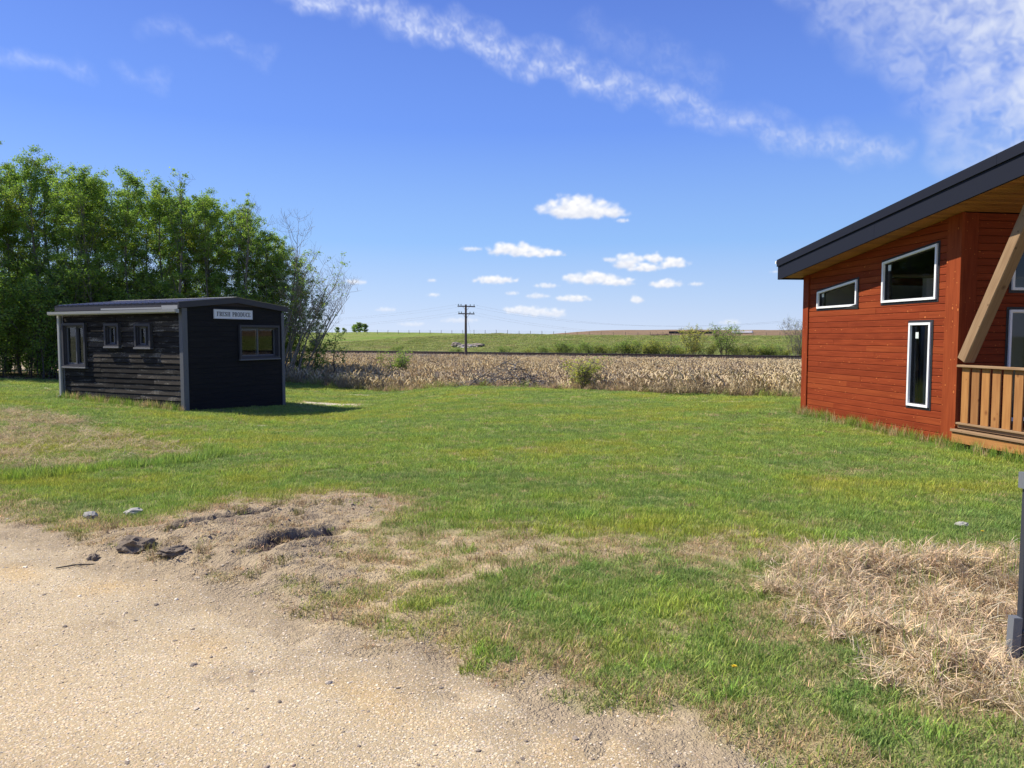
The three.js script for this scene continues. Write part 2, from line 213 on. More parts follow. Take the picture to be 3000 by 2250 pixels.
function gh(x, f) {
  const q = qOf(x, f);
  let y = profile(q);
  // gentle fall across the lawn by the dark shed
  const w = sstep(-1, -5, x) * sstep(9, 14.5, f) * (1 - sstep(26, 34, f));
  if (w > 0) y += w * clamp(-0.0509 * (x + 7.24) - 0.0219 * (f - 16.54), -0.35, 0.38);
  if (f > 9) y += 0.06 * sstep(3, 6, x) * sstep(12, 16, f) * (1 - sstep(18, 21, f));
  if (q > 100) {  // the green slope and the fields beyond
    const p = pOf(x, f), r = sstep(-80, 60, x - 0.02 * f);
    const crest = lerp(4.45, 2.75, r);
    y += crest * sstep(100, 236, q) * 0.98 + 0.35 * fbm(x * 0.02, f * 0.02, 3) * sstep(104, 130, q);
    y += (4.5 + 1.2 * fbm(p * 0.003, 4, 2)) * sstep(-20, 60, x - 0.03 * f) * sstep(250, 560, q);
    y -= 0.9 * (1 - r) * sstep(300, 700, q);
    y -= sstep(600, 2200, q) * 3;
  }
  // tussocky, uneven grass
  if (q < 110 && f > 0) {
    const rd = f < 22 ? roadD(x, f) : -9, off = 1 - sstep(-0.5, 0.1, rd);
    y += 0.022 * fbm(x * 0.45, f * 0.45, 3) * off * sstep(2, 5, f);
    if (f < 8.6 && x > -4.6 && x < 1.4) {
      const d = polyD(DIRT, x, f), m = sstep(-0.45, 0.35, d);
      if (m > 0) y += m * (0.03 + 0.07 * sstep(0.05, 0.75, d) + 0.012 * fbm(x * 1.7, f * 1.7, 3) + 0.03 * fbm(x * 8, f * 8, 4)) + m * ruts(x, f);
    }
    if (f < 6.6 && x > 0.8) { const d = polyD(DRYTALL, x, f), m = sstep(-0.35, 0.6, d); if (m > 0) y += m * (0.05 + 0.07 * fbm(x * 1.5 + 4, f * 1.5, 3) - 0.13 * sstep(0.1, 0.8, d)); }
    if (rd < 0.2 && rd > -1.6 && f < 12) y += 0.03 * Math.exp(-Math.pow((rd + 0.35) / 0.35, 2)) * (0.5 + fbm(x * 2, f * 2, 2));
  }
  return y;
}
function pale(x, f) { let m = 0; for (const [cx, cf, a, b, t] of PALE) { const dx = x - cx, df = f - cf; if (Math.abs(dx) > a * 2.2 || Math.abs(df) > a * 2.2) continue; const u = (dx * Math.cos(t) + df * Math.sin(t)) / a, v = (-dx * Math.sin(t) + df * Math.cos(t)) / b, e = 1 - Math.hypot(u, v) + 0.55 * fbm(x * 3.5, f * 3.5, 3); m = Math.max(m, sstep(0, 0.4, e)); } return m; }
// what grows where: bare (0..1), dry (0..1), tone (-1..1), tall straw (0..1), left straw (0..1), deep green (0..1), pale gravel
function cover(x, f) {
  const o = { bare: 0, dry: 0, tone: 0, straw: 0, left: 0, lush: 0, pale: 0, sand: 0, road: 0 };
  const wx = x + 0.22 * fbm(x * 1.3, f * 1.3 + 5, 3), wf = f + 0.22 * fbm(x * 1.3 + 30, f * 1.3, 3), q = qOf(x, f);
  o.tone = clamp(0.75 * fbm(x * 0.16 + 3, f * 0.3, 3) + 0.55 * fbm(x * 0.7, f * 0.9 + 12, 3), -1, 1);
  const near = 1 - sstep(6, 9.5, f);
  o.tone = clamp(o.tone - 0.42 * (1 - sstep(5, 6.5, f)) * sstep(-1, 0, x), -1, 1);
  o.dry = 0.06 + 0.2 * sstep(0.15, 0.75, fbm(x * 0.33 + 9, f * 0.5 + 2, 3)) + 0.3 * sstep(0.1, 0.7, fbm(x * 0.8, f * 1.3 + 60, 3));
  o.lush = sstep(0.2, 0.7, fbm(x * 0.5 + 70, f * 0.8, 3));
  if (f < 20) { const rd = roadD(wx, wf); o.road = sstep(-0.12, 0.12, rd); o.bare = Math.max(o.bare, sstep(-0.42, 0.02, rd + 0.22 * fbm(x * 2.6, f * 2.6, 3))); o.dry = Math.max(o.dry, 0.8 * sstep(-1.15, -0.2, rd)); }
  if (f < 9.5) {
    const dd = polyD(DIRT, wx, wf), md = sstep(-0.22, 0.16, dd + 0.18 * fbm(x * 3.1, f * 3.1, 3));
    const ds = polyD(SANDY, wx, wf), ms = sstep(-0.3, 0.25, ds + 0.45 * fbm(x * 2.3 + 8, f * 2.3, 3));
    o.sand = ms; o.bare = Math.max(o.bare, md, ms * 0.9 * sstep(-0.35, 0.35, fbm(x * 2.2 + 90, f * 2.2, 3) + 0.1));
    o.dry = Math.max(o.dry, sstep(-0.8, 0.1, dd) * 0.75, sstep(-0.5, 0.2, ds) * 0.7);
    // a straw-coloured belt between the green of the lawn and the road verge
    const belt = Math.exp(-Math.pow((f - (5.75 - 0.05 * x) - 0.25 * fbm(x * 0.9, 3, 2)) / 0.55, 2)) * sstep(-2, -0.4, x) * (1 - sstep(2.4, 3.4, x));
    o.dry = Math.max(o.dry, 0.92 * belt * sstep(-0.55, 0.25, fbm(x * 1.1 + 20, f * 1.6, 3) + 0.1));
    o.bare = Math.max(o.bare, 0.3 * belt);
    if (x > 0.8) { const dt = polyD(DRYTALL, wx, wf); o.straw = sstep(-0.14, 0.28, dt + 0.22 * fbm(x * 3 + 2, f * 3, 2)); o.dry = Math.max(o.dry, sstep(-0.75, 0, dt) * 0.75); }
    // greener clumps along the verge
    const cl = sstep(0.05, 0.5, fbm(x * 1.15 + 14, f * 1.5 + 33, 3)) * near * sstep(-1.3, -0.3, x); o.lush = Math.max(o.lush * (1 - near), cl); o.bare *= 1 - 0.75 * cl * (1 - o.road); o.dry *= 1 - 0.6 * cl;
  }
  if (x < -3 && f > 7 && f < 17) { const dl = polyD(LEFTDRY, wx, wf); o.left = sstep(-0.25, 0.35, dl); o.edge = Math.exp(-Math.pow((dl + 0.1) / 0.3, 2)) * sstep(0, -3, f - 12.5 + 0.2 * (x + 6)); o.lush = Math.max(o.lush, o.edge || 0); }
  o.pale = pale(x, f); o.bare = Math.max(o.bare, o.pale * 0.85);
  if (x < -9 && f > 21) o.bare = Math.max(o.bare, sstep(23.6, 24.6, f - 0.45 * (x + 16)) * 0.85 * (1 - sstep(0, 4, x + 9)));
  if (q > 21.2) o.dry = Math.max(o.dry, sstep(21, 22.4, q));
  return o;
}
// colours of bare ground
const C = { soil: [0.19, 0.155, 0.10], dirt: [0.31, 0.245, 0.16], sand: [0.44, 0.345, 0.205], thatch: [0.32, 0.265, 0.13], green: [0.16, 0.215, 0.05], pale: [0.62, 0.57, 0.44], darkEarth: [0.13, 0.10, 0.075], shadedLitter: [0.075, 0.06, 0.038] };  // shade under the grove is mixed into the leaf litter colour

// ---------------------------------------------------------------- near ground sheet
function axis(lo, hi, a, b, fine, grow) { const out = []; let v = a; while (v < b) { out.push(v); v += fine; } let s = fine; v = b; while (v < hi) { out.push(v); s *= grow; v += s; } out.push(hi); s = fine; v = a - fine; const l = []; while (v > lo) { l.push(v); s *= grow; v -= s; } l.push(lo); return [...l.reverse(), ...out]; }
function sheet(xs, fs, h, uvf, colf) {
  const nx = xs.length, nf = fs.length, pos = new Float32Array(nx * nf * 3), uv = new Float32Array(nx * nf * 2), col = colf ? new Float32Array(nx * nf * 3) : null, idx = new Uint32Array((nx - 1) * (nf - 1) * 6);
  for (let j = 0; j < nf; j++) for (let i = 0; i < nx; i++) { const k = j * nx + i, x = xs[i], f = fs[j]; pos[k * 3] = x; pos[k * 3 + 1] = h(x, f); pos[k * 3 + 2] = -f; const u = uvf(x, f); uv[k * 2] = u[0]; uv[k * 2 + 1] = u[1]; if (col) { const c = colf(x, f); col[k * 3] = c[0]; col[k * 3 + 1] = c[1]; col[k * 3 + 2] = c[2]; } }
  let o = 0; for (let j = 0; j < nf - 1; j++) for (let i = 0; i < nx - 1; i++) { const a = j * nx + i, b = a + 1, c = a + nx, d = c + 1; idx[o++] = a; idx[o++] = b; idx[o++] = d; idx[o++] = a; idx[o++] = d; idx[o++] = c; }
  const g = new THREE.BufferGeometry(); g.setAttribute('position', new THREE.BufferAttribute(pos, 3)); g.setAttribute('uv', new THREE.BufferAttribute(uv, 2)); if (col) g.setAttribute('color', new THREE.BufferAttribute(col, 3)); g.setIndex(new THREE.BufferAttribute(idx, 1)); g.computeVertexNormals(); return g;
}
const GX0 = -27, GX1 = 23, GF0 = -6, GF1 = 34;
const inView = (x, f, m = 1.5) => f > 1.5 && Math.abs(x) < 0.74 * f + m + 1;
const groundMap = (() => {
  const N = 1024, K = ['bare', 'dry', 'sand', 'pale', 'road'], grid = K.map(() => new Float32Array(N * N));
  for (let j = 0; j < N; j++) for (let i = 0; i < N; i++) { const x = GX0 + (i + 0.5) / N * (GX1 - GX0), f = GF0 + (j + 0.5) / N * (GF1 - GF0), q = j * N + i; if (!inView(x, f, 2.5)) { grid[1][q] = 0.3; if (roadD(x, f) > 0) grid[0][q] = 1; continue; } const o = cover(x, f); K.forEach((k, n) => { grid[n][q] = o[k]; }); }
  const get = (n, u, v) => { const a = clamp(u | 0, 0, N - 2), b = clamp(v | 0, 0, N - 2), s = clamp(u - a), t = clamp(v - b), g = grid[n], q = b * N + a; return lerp(lerp(g[q], g[q + 1], s), lerp(g[q + N], g[q + N + 1], s), t); };
  return dataTex(2048, 2048, (i, j) => {
    const x = GX0 + (i + 0.5) / 2048 * (GX1 - GX0), f = GF0 + (j + 0.5) / 2048 * (GF1 - GF0), u = i / 2 - 0.25, v = j / 2 - 0.25;
    if (!inView(x, f, 2.5)) return get(0, u, v) > 0.5 ? C.dirt : C.thatch;
    const bare = get(0, u, v), dry = get(1, u, v), sand = get(2, u, v), pl = get(3, u, v), road = get(4, u, v);
    const fine = n2(x * 23, f * 23) * 0.5 + n2b(x * 9, f * 9) * 0.5, crumb = n2b(x * 41, f * 37);
    let c = mix3(mix3(C.green, C.thatch, clamp(dry * 1.1 + 0.2 + 0.25 * fine)), C.soil, clamp(0.22 + 0.25 * crumb));
    if (bare > 0.01) {
      let b = mix3(C.dirt, C.sand, clamp(sand * 0.8 + 0.15 + 0.35 * fbm(x * 1.6, f * 1.6, 3)));
      b = mix3(b, C.darkEarth, 0.85 * sstep(0.005, 0.03, -ruts(x, f)) + (0.4 * sstep(0.05, 0.55, fbm(x * 2.1 + 50, f * 3.3, 4)) + 0.55 * clamp(1.1 - Math.hypot((x + 1.72) / 0.42, (f - 5.95) / 0.55) + 0.5 * fbm(x * 5, f * 5, 3)) + 0.4 * clamp(1 - Math.hypot((x + 2.5) / 0.5, (f - 6.35) / 0.4) + 0.5 * fbm(x * 5, f * 5 + 9, 3))) * (1 - sand) * (1 - road));  // darker earth in the ruts and in patches round them
      b = mix3(b, C.pale, pl * 0.9); if (x < -9 && f > 23) b = C.shadedLitter; c = mix3(c, b, clamp(bare * 1.15));
    }
    const k = 1 + 0.16 * fine + 0.13 * crumb; return [c[0] * k, c[1] * k, c[2] * k];
  }, true);
})();
const crumbBump = dataTex(512, 512, (i, j) => tile2((x, y) => 0.5 + 0.22 * n2(x * 0.05, y * 0.05) + 0.16 * n2b(x * 0.13, y * 0.13) + 0.14 * n2(x * 0.33, y * 0.33), i, j, 512, 512));
crumbBump.repeat.set(46, 37);
const groundMat = phys({ specularIntensity: 0.2, map: groundMap, roughness: 0.97, bumpMap: crumbBump, bumpScale: 0.03 });
structure('ground', sheet(axis(GX0, GX1, -4.2, 3.2, 0.035, 1.035), axis(GF0, GF1, 2.4, 8.2, 0.035, 1.035), (x, f) => gh(x, f), (x, f) => [(x - GX0) / (GX1 - GX0), (f - GF0) / (GF1 - GF0)]), groundMat);

// ---------------------------------------------------------------- gravel road
const gravelTex = (() => {
  const N = 1024, r = mulberry(91), hgt = new Float32Array(N * N).fill(0.25), col = new Float32Array(N * N * 3);
  for (let i = 0; i < N * N; i++) { const x = i % N, y = (i / N) | 0, k = 0.9 + 0.14 * n2(x * 0.2, y * 0.2); col[i * 3] = 0.45 * k; col[i * 3 + 1] = 0.36 * k; col[i * 3 + 2] = 0.225 * k; }
  const tints = [[0.53, 0.445, 0.30], [0.58, 0.49, 0.345], [0.47, 0.37, 0.235], [0.55, 0.42, 0.28], [0.40, 0.345, 0.26], [0.62, 0.54, 0.40], [0.52, 0.40, 0.225], [0.47, 0.39, 0.31], [0.33, 0.275, 0.20]];
  for (let s = 0; s < 15000; s++) {
    const cx = r() * N, cy = r() * N, a = 2 + Math.pow(r(), 2.2) * 7, b = a * (0.55 + 0.4 * r()), t = r() * Math.PI, ct = Math.cos(t), st = Math.sin(t), T = tints[(r() * tints.length) | 0], k = 0.88 + 0.26 * r(), top = 0.35 + a * 0.045 + 0.15 * r(), M = Math.ceil(a) + 1;
    for (let dy = -M; dy <= M; dy++) for (let dx = -M; dx <= M; dx++) { const u = (dx * ct + dy * st) / a, v = (-dx * st + dy * ct) / b, e = u * u + v * v; if (e > 1) continue; const X = ((Math.round(cx) + dx) % N + N) % N, Y = ((Math.round(cy) + dy) % N + N) % N, q = Y * N + X, h = top * (0.45 + 0.55 * Math.sqrt(1 - e)); if (h < hgt[q]) continue; hgt[q] = h; col[q * 3] = T[0] * k; col[q * 3 + 1] = T[1] * k; col[q * 3 + 2] = T[2] * k; }
  }
  return { map: dataTex(N, N, (i, j) => { const q = (j * N + i) * 3; return [col[q], col[q + 1], col[q + 2]]; }, true), bump: dataTex(N, N, (i, j) => hgt[j * N + i]) };
})();
const roadMat = phys({ specularIntensity: 0.2, map: gravelTex.map, bumpMap: gravelTex.bump, bumpScale: 0.0045, roughness: 0.95, vertexColors: true });
function edgeF(x) { for (let i = 1; i < ROAD_EDGE.length; i++) if (x <= ROAD_EDGE[i][0]) { const t = (x - ROAD_EDGE[i - 1][0]) / (ROAD_EDGE[i][0] - ROAD_EDGE[i - 1][0]); return lerp(ROAD_EDGE[i - 1][1], ROAD_EDGE[i][1], t); } return -2; }
function roadTint(x, f) {
  const al = 0.55 * x + 0.83 * f;   // across the carriageway, more or less
  let c = [1, 1, 1];
  const band = Math.exp(-Math.pow((al - 3.25 + 0.35 * fbm(x * 0.5, f * 0.5, 2)) / 0.38, 2)) * sstep(-0.35, 0.35, fbm(x * 0.8 + 6, f * 0.8, 3) + 0.15), band2 = Math.exp(-Math.pow((al - 2.45 + 0.2 * fbm(x * 0.7 + 9, f * 0.7, 2)) / 0.22, 2)) * sstep(-0.1, 0.5, fbm(x * 0.9 + 16, f * 0.9 + 2, 3));
  c = mix3(c, [1.10, 0.95, 0.70], 0.7 * clamp(band + band2 * 0.8));
  c = mix3(c, [1.06, 1.02, 0.97], 0.8 * (1 - sstep(1.2, 2.6, al)));
  c = mix3(c, [1.0, 0.86, 0.84], 0.65 * Math.exp(-Math.pow((al - 3.95) / 0.3, 2)) * sstep(-0.2, 0.5, fbm(x * 1.5 + 60, f * 1.5, 3)));
  for (const [sx, sf, s] of [[-2.33, 4.18, 0.13], [-1.35, 3.55, 0.17], [-1.9, 2.6, 0.3]]) { const e = Math.exp(-(Math.pow((x - sx) / s, 2) + Math.pow((f - sf) / (s * 0.55), 2)) * 0.9); c = mix3(c, [0.58, 0.55, 0.57], clamp(e * (0.55 + 0.9 * fbm(x * 9, f * 9, 3)), 0, 0.75)); }
  const k = 1 + 0.10 * fbm(x * 0.7, f * 0.7, 4) + 0.05 * fbm(x * 4, f * 4, 2), d = edgeF(x) - f, e = 1 - sstep(-0.05, 0.75, d + 0.5 * fbm(x * 1.6 + 21, f * 1.6, 4)), g = fbm(x * 1.6, f * 1.6, 3);
  c = mix3(c, mix3([0.70, 0.685, 0.69], [0.96, 0.93, 0.9], clamp(0.15 + 0.35 * g)), e); return [c[0] * k * 0.92, c[1] * k * 0.92, c[2] * k * 0.90];
}
const roadY = (x, f) => { const d = edgeF(x) + 0.1 + 0.16 * fbm(x * 2.1, 7, 3) - f; return (f > 0 ? gh(x, f) : 0) + 0.014 * sstep(0, 0.5, d + 0.25 * n2(x * 3.3, f * 3.3)) - 0.006 + 0.008 * fbm(x * 0.9, f * 0.9, 2); };
{
  const xs = axis(-24, 3.6, -4.5, 1.2, 0.035, 1.06), nr = 150, pos = [], uv = [], col = [], idx = [];
  xs.forEach((x, i) => { const e = edgeF(x) + 0.1 + 0.16 * fbm(x * 2.1, 7, 3); for (let j = 0; j <= nr; j++) { const t = Math.pow(j / nr, 1.4), f = e - t * (e + 8), d = e - f; const y = roadY(x, f); pos.push(x, y, -f); uv.push(x / 0.85, f / 0.85); col.push(...roadTint(x, f)); if (i && j) { const a = (i - 1) * (nr + 1) + j - 1, b = a + 1, c = i * (nr + 1) + j - 1, dd = c + 1; idx.push(a, dd, b, a, c, dd); } } });
  const g = new THREE.BufferGeometry(); g.setAttribute('position', new THREE.Float32BufferAttribute(pos, 3)); g.setAttribute('uv', new THREE.Float32BufferAttribute(uv, 2)); g.setAttribute('color', new THREE.Float32BufferAttribute(col, 3)); g.setIndex(idx); g.computeVertexNormals();
  structure('road', g, roadMat);
}
// ---------------------------------------------------------------- land beyond the lawn: reed ditch, railway bank, green slope, ploughed field
function farColor(x, f) {
  const q = qOf(x, f), p = pOf(x, f), a = fbm(x * 0.3, f * 0.3, 3), b = fbm(x * 0.045, f * 0.06, 4), e = fbm(x * 0.9, f * 0.5, 2);
  let c = mix3([0.40, 0.315, 0.205], [0.50, 0.40, 0.265], 0.5 + 0.5 * a);                                   // reed litter
  c = mix3(c, mix3([0.27, 0.215, 0.155], [0.34, 0.275, 0.2], 0.5 + 0.5 * a), sstep(68, 76, q));                 // brown scrub, then ballast
  c = mix3(c, mix3([0.13, 0.108, 0.088], [0.185, 0.155, 0.13], 0.5 + 0.5 * e), sstep(78.2, 79.6, q));
  c = mix3(c, mix3([0.34, 0.31, 0.17], [0.20, 0.21, 0.085], clamp(0.45 + 0.9 * a)), sstep(88, 91, q));
  let g = mix3([0.15, 0.225, 0.04], [0.235, 0.26, 0.07], clamp(0.5 + 0.95 * b + 0.3 * a));
  g = mix3(g, [0.24, 0.205, 0.105], 0.6 * sstep(0.15, 0.6, fbm(x * 0.06 + 40, f * 0.09, 4)));
  c = mix3(c, g, sstep(99, 108, q));
  const brown = sstep(240, 256, q) * sstep(-30, 5, x - 0.045 * f);
  c = mix3(c, mix3([0.20, 0.135, 0.08], [0.25, 0.175, 0.105], 0.5 + 0.5 * fbm(p * 0.02, q * 0.004, 3)), brown);
  c = mix3(c, [0.15, 0.165, 0.07], sstep(300, 360, q) * (1 - brown) * 0.6);
  return [c[0], c[1], c[2]];
}
const farBump = dataTex(512, 512, (i, j) => tile2((x, y) => 0.5 + 0.3 * n2(x * 0.03, y * 0.03) + 0.2 * n2b(x * 0.11, y * 0.11) + 0.1 * n2(x * 0.3, y * 0.3), i, j, 512, 512));
const farMat = phys({ specularIntensity: 0.15, vertexColors: true, roughness: 1, bumpMap: farBump, bumpScale: 0.25 });
structure('field', (() => {
  const ps = axis(-2600, 2600, -40, 70, 0.7, 1.05), qs = axis(18, 3000, 19, 110, 0.45, 1.028);
  const pos = [], uv = [], col = [], idx = [], np = ps.length;
  qs.forEach((q, j) => ps.forEach((p, i) => { const [x, f] = fromPQ(p, q); let y = gh(x, f); if (x > GX0 && x < GX1 && f > GF0 && f < GF1) y -= 0.08 + 0.3 * clamp(Math.min(GF1 - f, 4) / 4) * 0.5; pos.push(x, y, -f); uv.push(x / 7, f / 7); col.push(...farColor(x, f)); if (i && j) { const a = (j - 1) * np + i - 1, b = a + 1, c = j * np + i - 1, d = c + 1; idx.push(a, b, d, a, d, c); } }));
  const g = new THREE.BufferGeometry(); g.setAttribute('position', new THREE.Float32BufferAttribute(pos, 3)); g.setAttribute('uv', new THREE.Float32BufferAttribute(uv, 2)); g.setAttribute('color', new THREE.Float32BufferAttribute(col, 3)); g.setIndex(idx); g.computeVertexNormals(); return g;
})(), farMat);
{ // open ground round and behind, so that the land goes on outside the frame
  const s = new GB(); for (const [x0, x1, f0, f1] of [[-2600, -26.5, -2000, 40], [22.5, 2600, -2000, 12], [-26.5, 22.5, -2000, -5.8]]) s.quad([x0, -0.12, -f0], [x1, -0.12, -f0], [x1, -0.12, -f1], [x0, -0.12, -f1], [0, 0], [1, 0], [1, 1], [0, 1]);
  structure('surrounding_ground', s.geo(), std({ color: rgb(0.15, 0.165, 0.07), roughness: 1 }));
}
// ---------------------------------------------------------------- timber and other building materials
function grainTex(W, H, base, dark, knotC, knots, seed, opts = {}) {    // grain runs along u; returns colour and relief maps
  const r = mulberry(seed), K = Array.from({ length: knots }, () => ({ x: r() * W, y: r() * H, s: 2.5 + r() * r() * (opts.knotSize ?? 7) }));
  const hgt = new Float32Array(W * H);
  const map = dataTex(W, H, (i, j) => {
    let y = j, knot = 0, ring = 0;
    for (const k of K) { let dx = i - k.x, dy = j - k.y; if (dx > W / 2) dx -= W; if (dx < -W / 2) dx += W; if (dy > H / 2) dy -= H; if (dy < -H / 2) dy += H; if (Math.abs(dx) > k.s * 9 || Math.abs(dy) > k.s * 5) continue; const d = Math.hypot(dx / 1.25, dy) / k.s; y += Math.sign(dy || 1) * -k.s * 1.1 * Math.exp(-d * 0.55); if (d < 1.25) { knot = Math.max(knot, 1 - sstep(0.55, 1.2, d)); } ring = Math.max(ring, Math.exp(-Math.pow((d - 1.2) / 0.35, 2))); }
    const f = (X, Y) => n2(X * 0.0035, Y * 0.085) * 0.5 + n2b(X * 0.009, Y * 0.33) * 0.33 + n2(X * 0.03, Y * 0.9) * 0.17;
    const v = tile2(f, i, y, W, H), st = tile2((X, Y) => n2b(X * 0.004 + 9, Y * 0.02), i, j, W, H), fl = tile2((X, Y) => n2(X * 0.022, Y * 0.42), i, j, W, H);
    let c = mix3(base, dark, clamp(0.35 + 0.75 * v + 0.3 * st)); c = mix3(c, knotC, knot * 0.85); c = mix3(c, [dark[0] * 0.75, dark[1] * 0.7, dark[2] * 0.7], ring * 0.5);
    let h = 0.5 - 0.35 * v;
    if (opts.wear) { const w = sstep(opts.wear, opts.wear + 0.2, fl * 0.6 + st * 0.5 + v * 0.4); c = mix3(c, opts.bareC, w * 0.8); h -= w * 0.2; if (opts.redC) c = mix3(c, opts.redC, 0.55 * sstep(0.62, 0.85, tile2((X, Y) => n2(X * 0.011 + 40, Y * 0.025), i, j, W, H)) * sstep(-0.1, 0.5, fl)); }
    hgt[j * W + i] = clamp(h - knot * 0.1); return c;
  }, true);
  return { map, bump: dataTex(W, H, (i, j) => hgt[j * W + i]) };
}
function woodMat(tx, su, sv, opts = {}) { const m = tx.map.clone(), b = tx.bump.clone(); m.repeat.set(1 / su, 1 / sv); b.repeat.set(1 / su, 1 / sv); m.needsUpdate = b.needsUpdate = true; return phys({ specularIntensity: opts.spec ?? 0.5, map: m, bumpMap: b, bumpScale: opts.bump ?? 0.0015, roughness: opts.rough ?? 0.6, color: opts.color ?? rgb(1, 1, 1) }); }
const redTx = grainTex(1024, 512, [0.245, 0.046, 0.014], [0.15, 0.023, 0.007], [0.46, 0.125, 0.036], 120, 301, { knotSize: 4 });
const goldTx = grainTex(1024, 256, [0.35, 0.17, 0.058], [0.24, 0.098, 0.03], [0.15, 0.055, 0.018], 16, 302, { knotSize: 9 });
const blackTx = grainTex(1024, 512, [0.026, 0.0235, 0.021], [0.013, 0.0115, 0.0105], [0.007, 0.006, 0.006], 60, 303, { wear: 0.26, bareC: [0.19, 0.18, 0.16], redC: [0.13, 0.04, 0.035], knotSize: 4 });
const redA = woodMat(redTx, 3.1, 1.45, { rough: 0.7, spec: 0.22 }), redB = woodMat(redTx, 2.6, 1.3, { rough: 0.7, spec: 0.22, color: rgb(0.88, 0.86, 0.86) }), redC = woodMat(redTx, 3.6, 1.6, { rough: 0.7, spec: 0.22, color: rgb(1.08, 1.2, 1.15) });
const goldA = woodMat(goldTx, 2.3, 0.6), goldB = woodMat(goldTx, 2.0, 0.55, { color: rgb(0.82, 0.8, 0.82) }), goldC = woodMat(goldTx, 2.6, 0.66, { color: rgb(1.12, 1.12, 1.05) });
const oldTx = grainTex(1024, 256, [0.29, 0.19, 0.105], [0.20, 0.12, 0.062], [0.11, 0.062, 0.032], 12, 305, { knotSize: 8 });   // bare weathered timber
const beamMat = woodMat(oldTx, 2.4, 0.7, { rough: 0.8, bump: 0.004 }), railMat = woodMat(oldTx, 2.1, 0.6, { rough: 0.85, bump: 0.003 });
const blackA = woodMat(blackTx, 2.4, 1.2, { rough: 0.9, spec: 0.25, bump: 0.004 }), blackB = woodMat(blackTx, 2.9, 1.3, { rough: 0.9, spec: 0.25, bump: 0.004, color: rgb(0.6, 0.6, 0.62) }), blackC = woodMat(blackTx, 2.2, 1.1, { rough: 0.9, spec: 0.25, bump: 0.004, color: rgb(2.3, 2.2, 2.05) });
const gableTx = grainTex(512, 256, [0.016, 0.0155, 0.017], [0.009, 0.009, 0.010], [0.007, 0.007, 0.008], 20, 306, { knotSize: 3 });   // black planks of the gable, darker and without wear
const blackP = woodMat(gableTx, 2.2, 1.1, { rough: 0.8, spec: 0.3, bump: 0.002 });
const backing = std({ color: rgb(0.03, 0.02, 0.018), roughness: 0.95 });
const fasciaMetal = phys({ color: rgb(0.013, 0.015, 0.024), roughness: 0.6, specularIntensity: 0.22 });
const whiteVinyl = std({ color: rgb(0.78, 0.79, 0.79), roughness: 0.4 });
const blackTape = std({ color: rgb(0.014, 0.014, 0.017), roughness: 0.6 });
const glass = phys({ color: rgb(0.93, 0.96, 0.95), transmission: 1, thickness: 0, roughness: 0.02, ior: 1.5 });
const paper = std({ color: rgb(0.72, 0.73, 0.72), roughness: 0.8 });
const drywall = std({ color: rgb(0.55, 0.54, 0.51), roughness: 0.9 }), floorMat = std({ color: rgb(0.16, 0.12, 0.08), roughness: 0.8 });
const greyTrim = phys({ color: rgb(0.115, 0.117, 0.125), roughness: 0.6, specularIntensity: 0.5 }), greyTrimDark = phys({ color: rgb(0.052, 0.051, 0.057), roughness: 0.6, specularIntensity: 0.4 }), gutterMat = std({ color: rgb(0.33, 0.33, 0.31), roughness: 0.45 }), roofMetal = std({ color: rgb(0.22, 0.215, 0.225), roughness: 0.38, metalness: 0.35 });
const screwMat = std({ color: rgb(0.05, 0.05, 0.055), roughness: 0.5, metalness: 0.5 });

// planks of a wall: rows of boards cut round the openings and along the roof line; wall-local x to the right, y up, z out
function plankWall(parent, x0, x1, y0, rows, h, topAt, openings, mats, o = {}) {
  const r = mulberry(o.seed ?? 1), gap = o.gap ?? 0.005;
  for (let i = 0; i < rows; i++) {
    const a = y0 + i * h, b = a + h - gap, joints = [x0];
    if (o.joint) { let x = x0 + r() * o.joint; while (x < x1 - 0.35) { if (x - joints[joints.length - 1] > 0.35) joints.push(x); x += o.joint * (0.6 + 0.8 * r()); } }
    joints.push(x1);
    for (let k = 1; k < joints.length; k++) {
      const ja = joints[k - 1] + (k > 1 ? 0.0015 : 0), jb = joints[k] - (k < joints.length - 1 ? 0.0015 : 0), sag = o.wob ? (r() - 0.5) * o.wob : 0;
      let polys = [[[ja, a], [jb, a], [jb, b], [ja, b]]];
      for (const t of topAt) polys = polys.map((p) => clipPoly(p, t[0], t[1], t[2])).filter((p) => p.length > 2 && area2(p) > 3e-4);   // keep a*x + b*y >= c
      for (const op of openings) polys = polys.flatMap((p) => minusConvex(p, op));
      const m = mats[(r() * mats.length) | 0], ou = r() * 9, ov = r() * 5, dz = o.lap ? 0 : (r() - 0.5) * (o.rough ?? 0.002);
      for (const p of polys) part('siding_board', slabGeo(p, -0.02, dz + sag, o.ch ?? 0.006, a, b, ou, ov, o.tilt ?? 0), m, parent);
    }
  }
}
function wallSheet(poly, holes, z0, z1) { const s = new THREE.Shape(poly.map((p) => new THREE.Vector2(...p))); for (const h of holes) s.holes.push(new THREE.Path(h.map((p) => new THREE.Vector2(...p)))); const g = new THREE.ExtrudeGeometry(s, { depth: z1 - z0, bevelEnabled: false }); g.translate(0, 0, z0); return g; }
const rect = (x0, x1, y0, y1) => [[x0, y0], [x1, y0], [x1, y1], [x0, y1]];

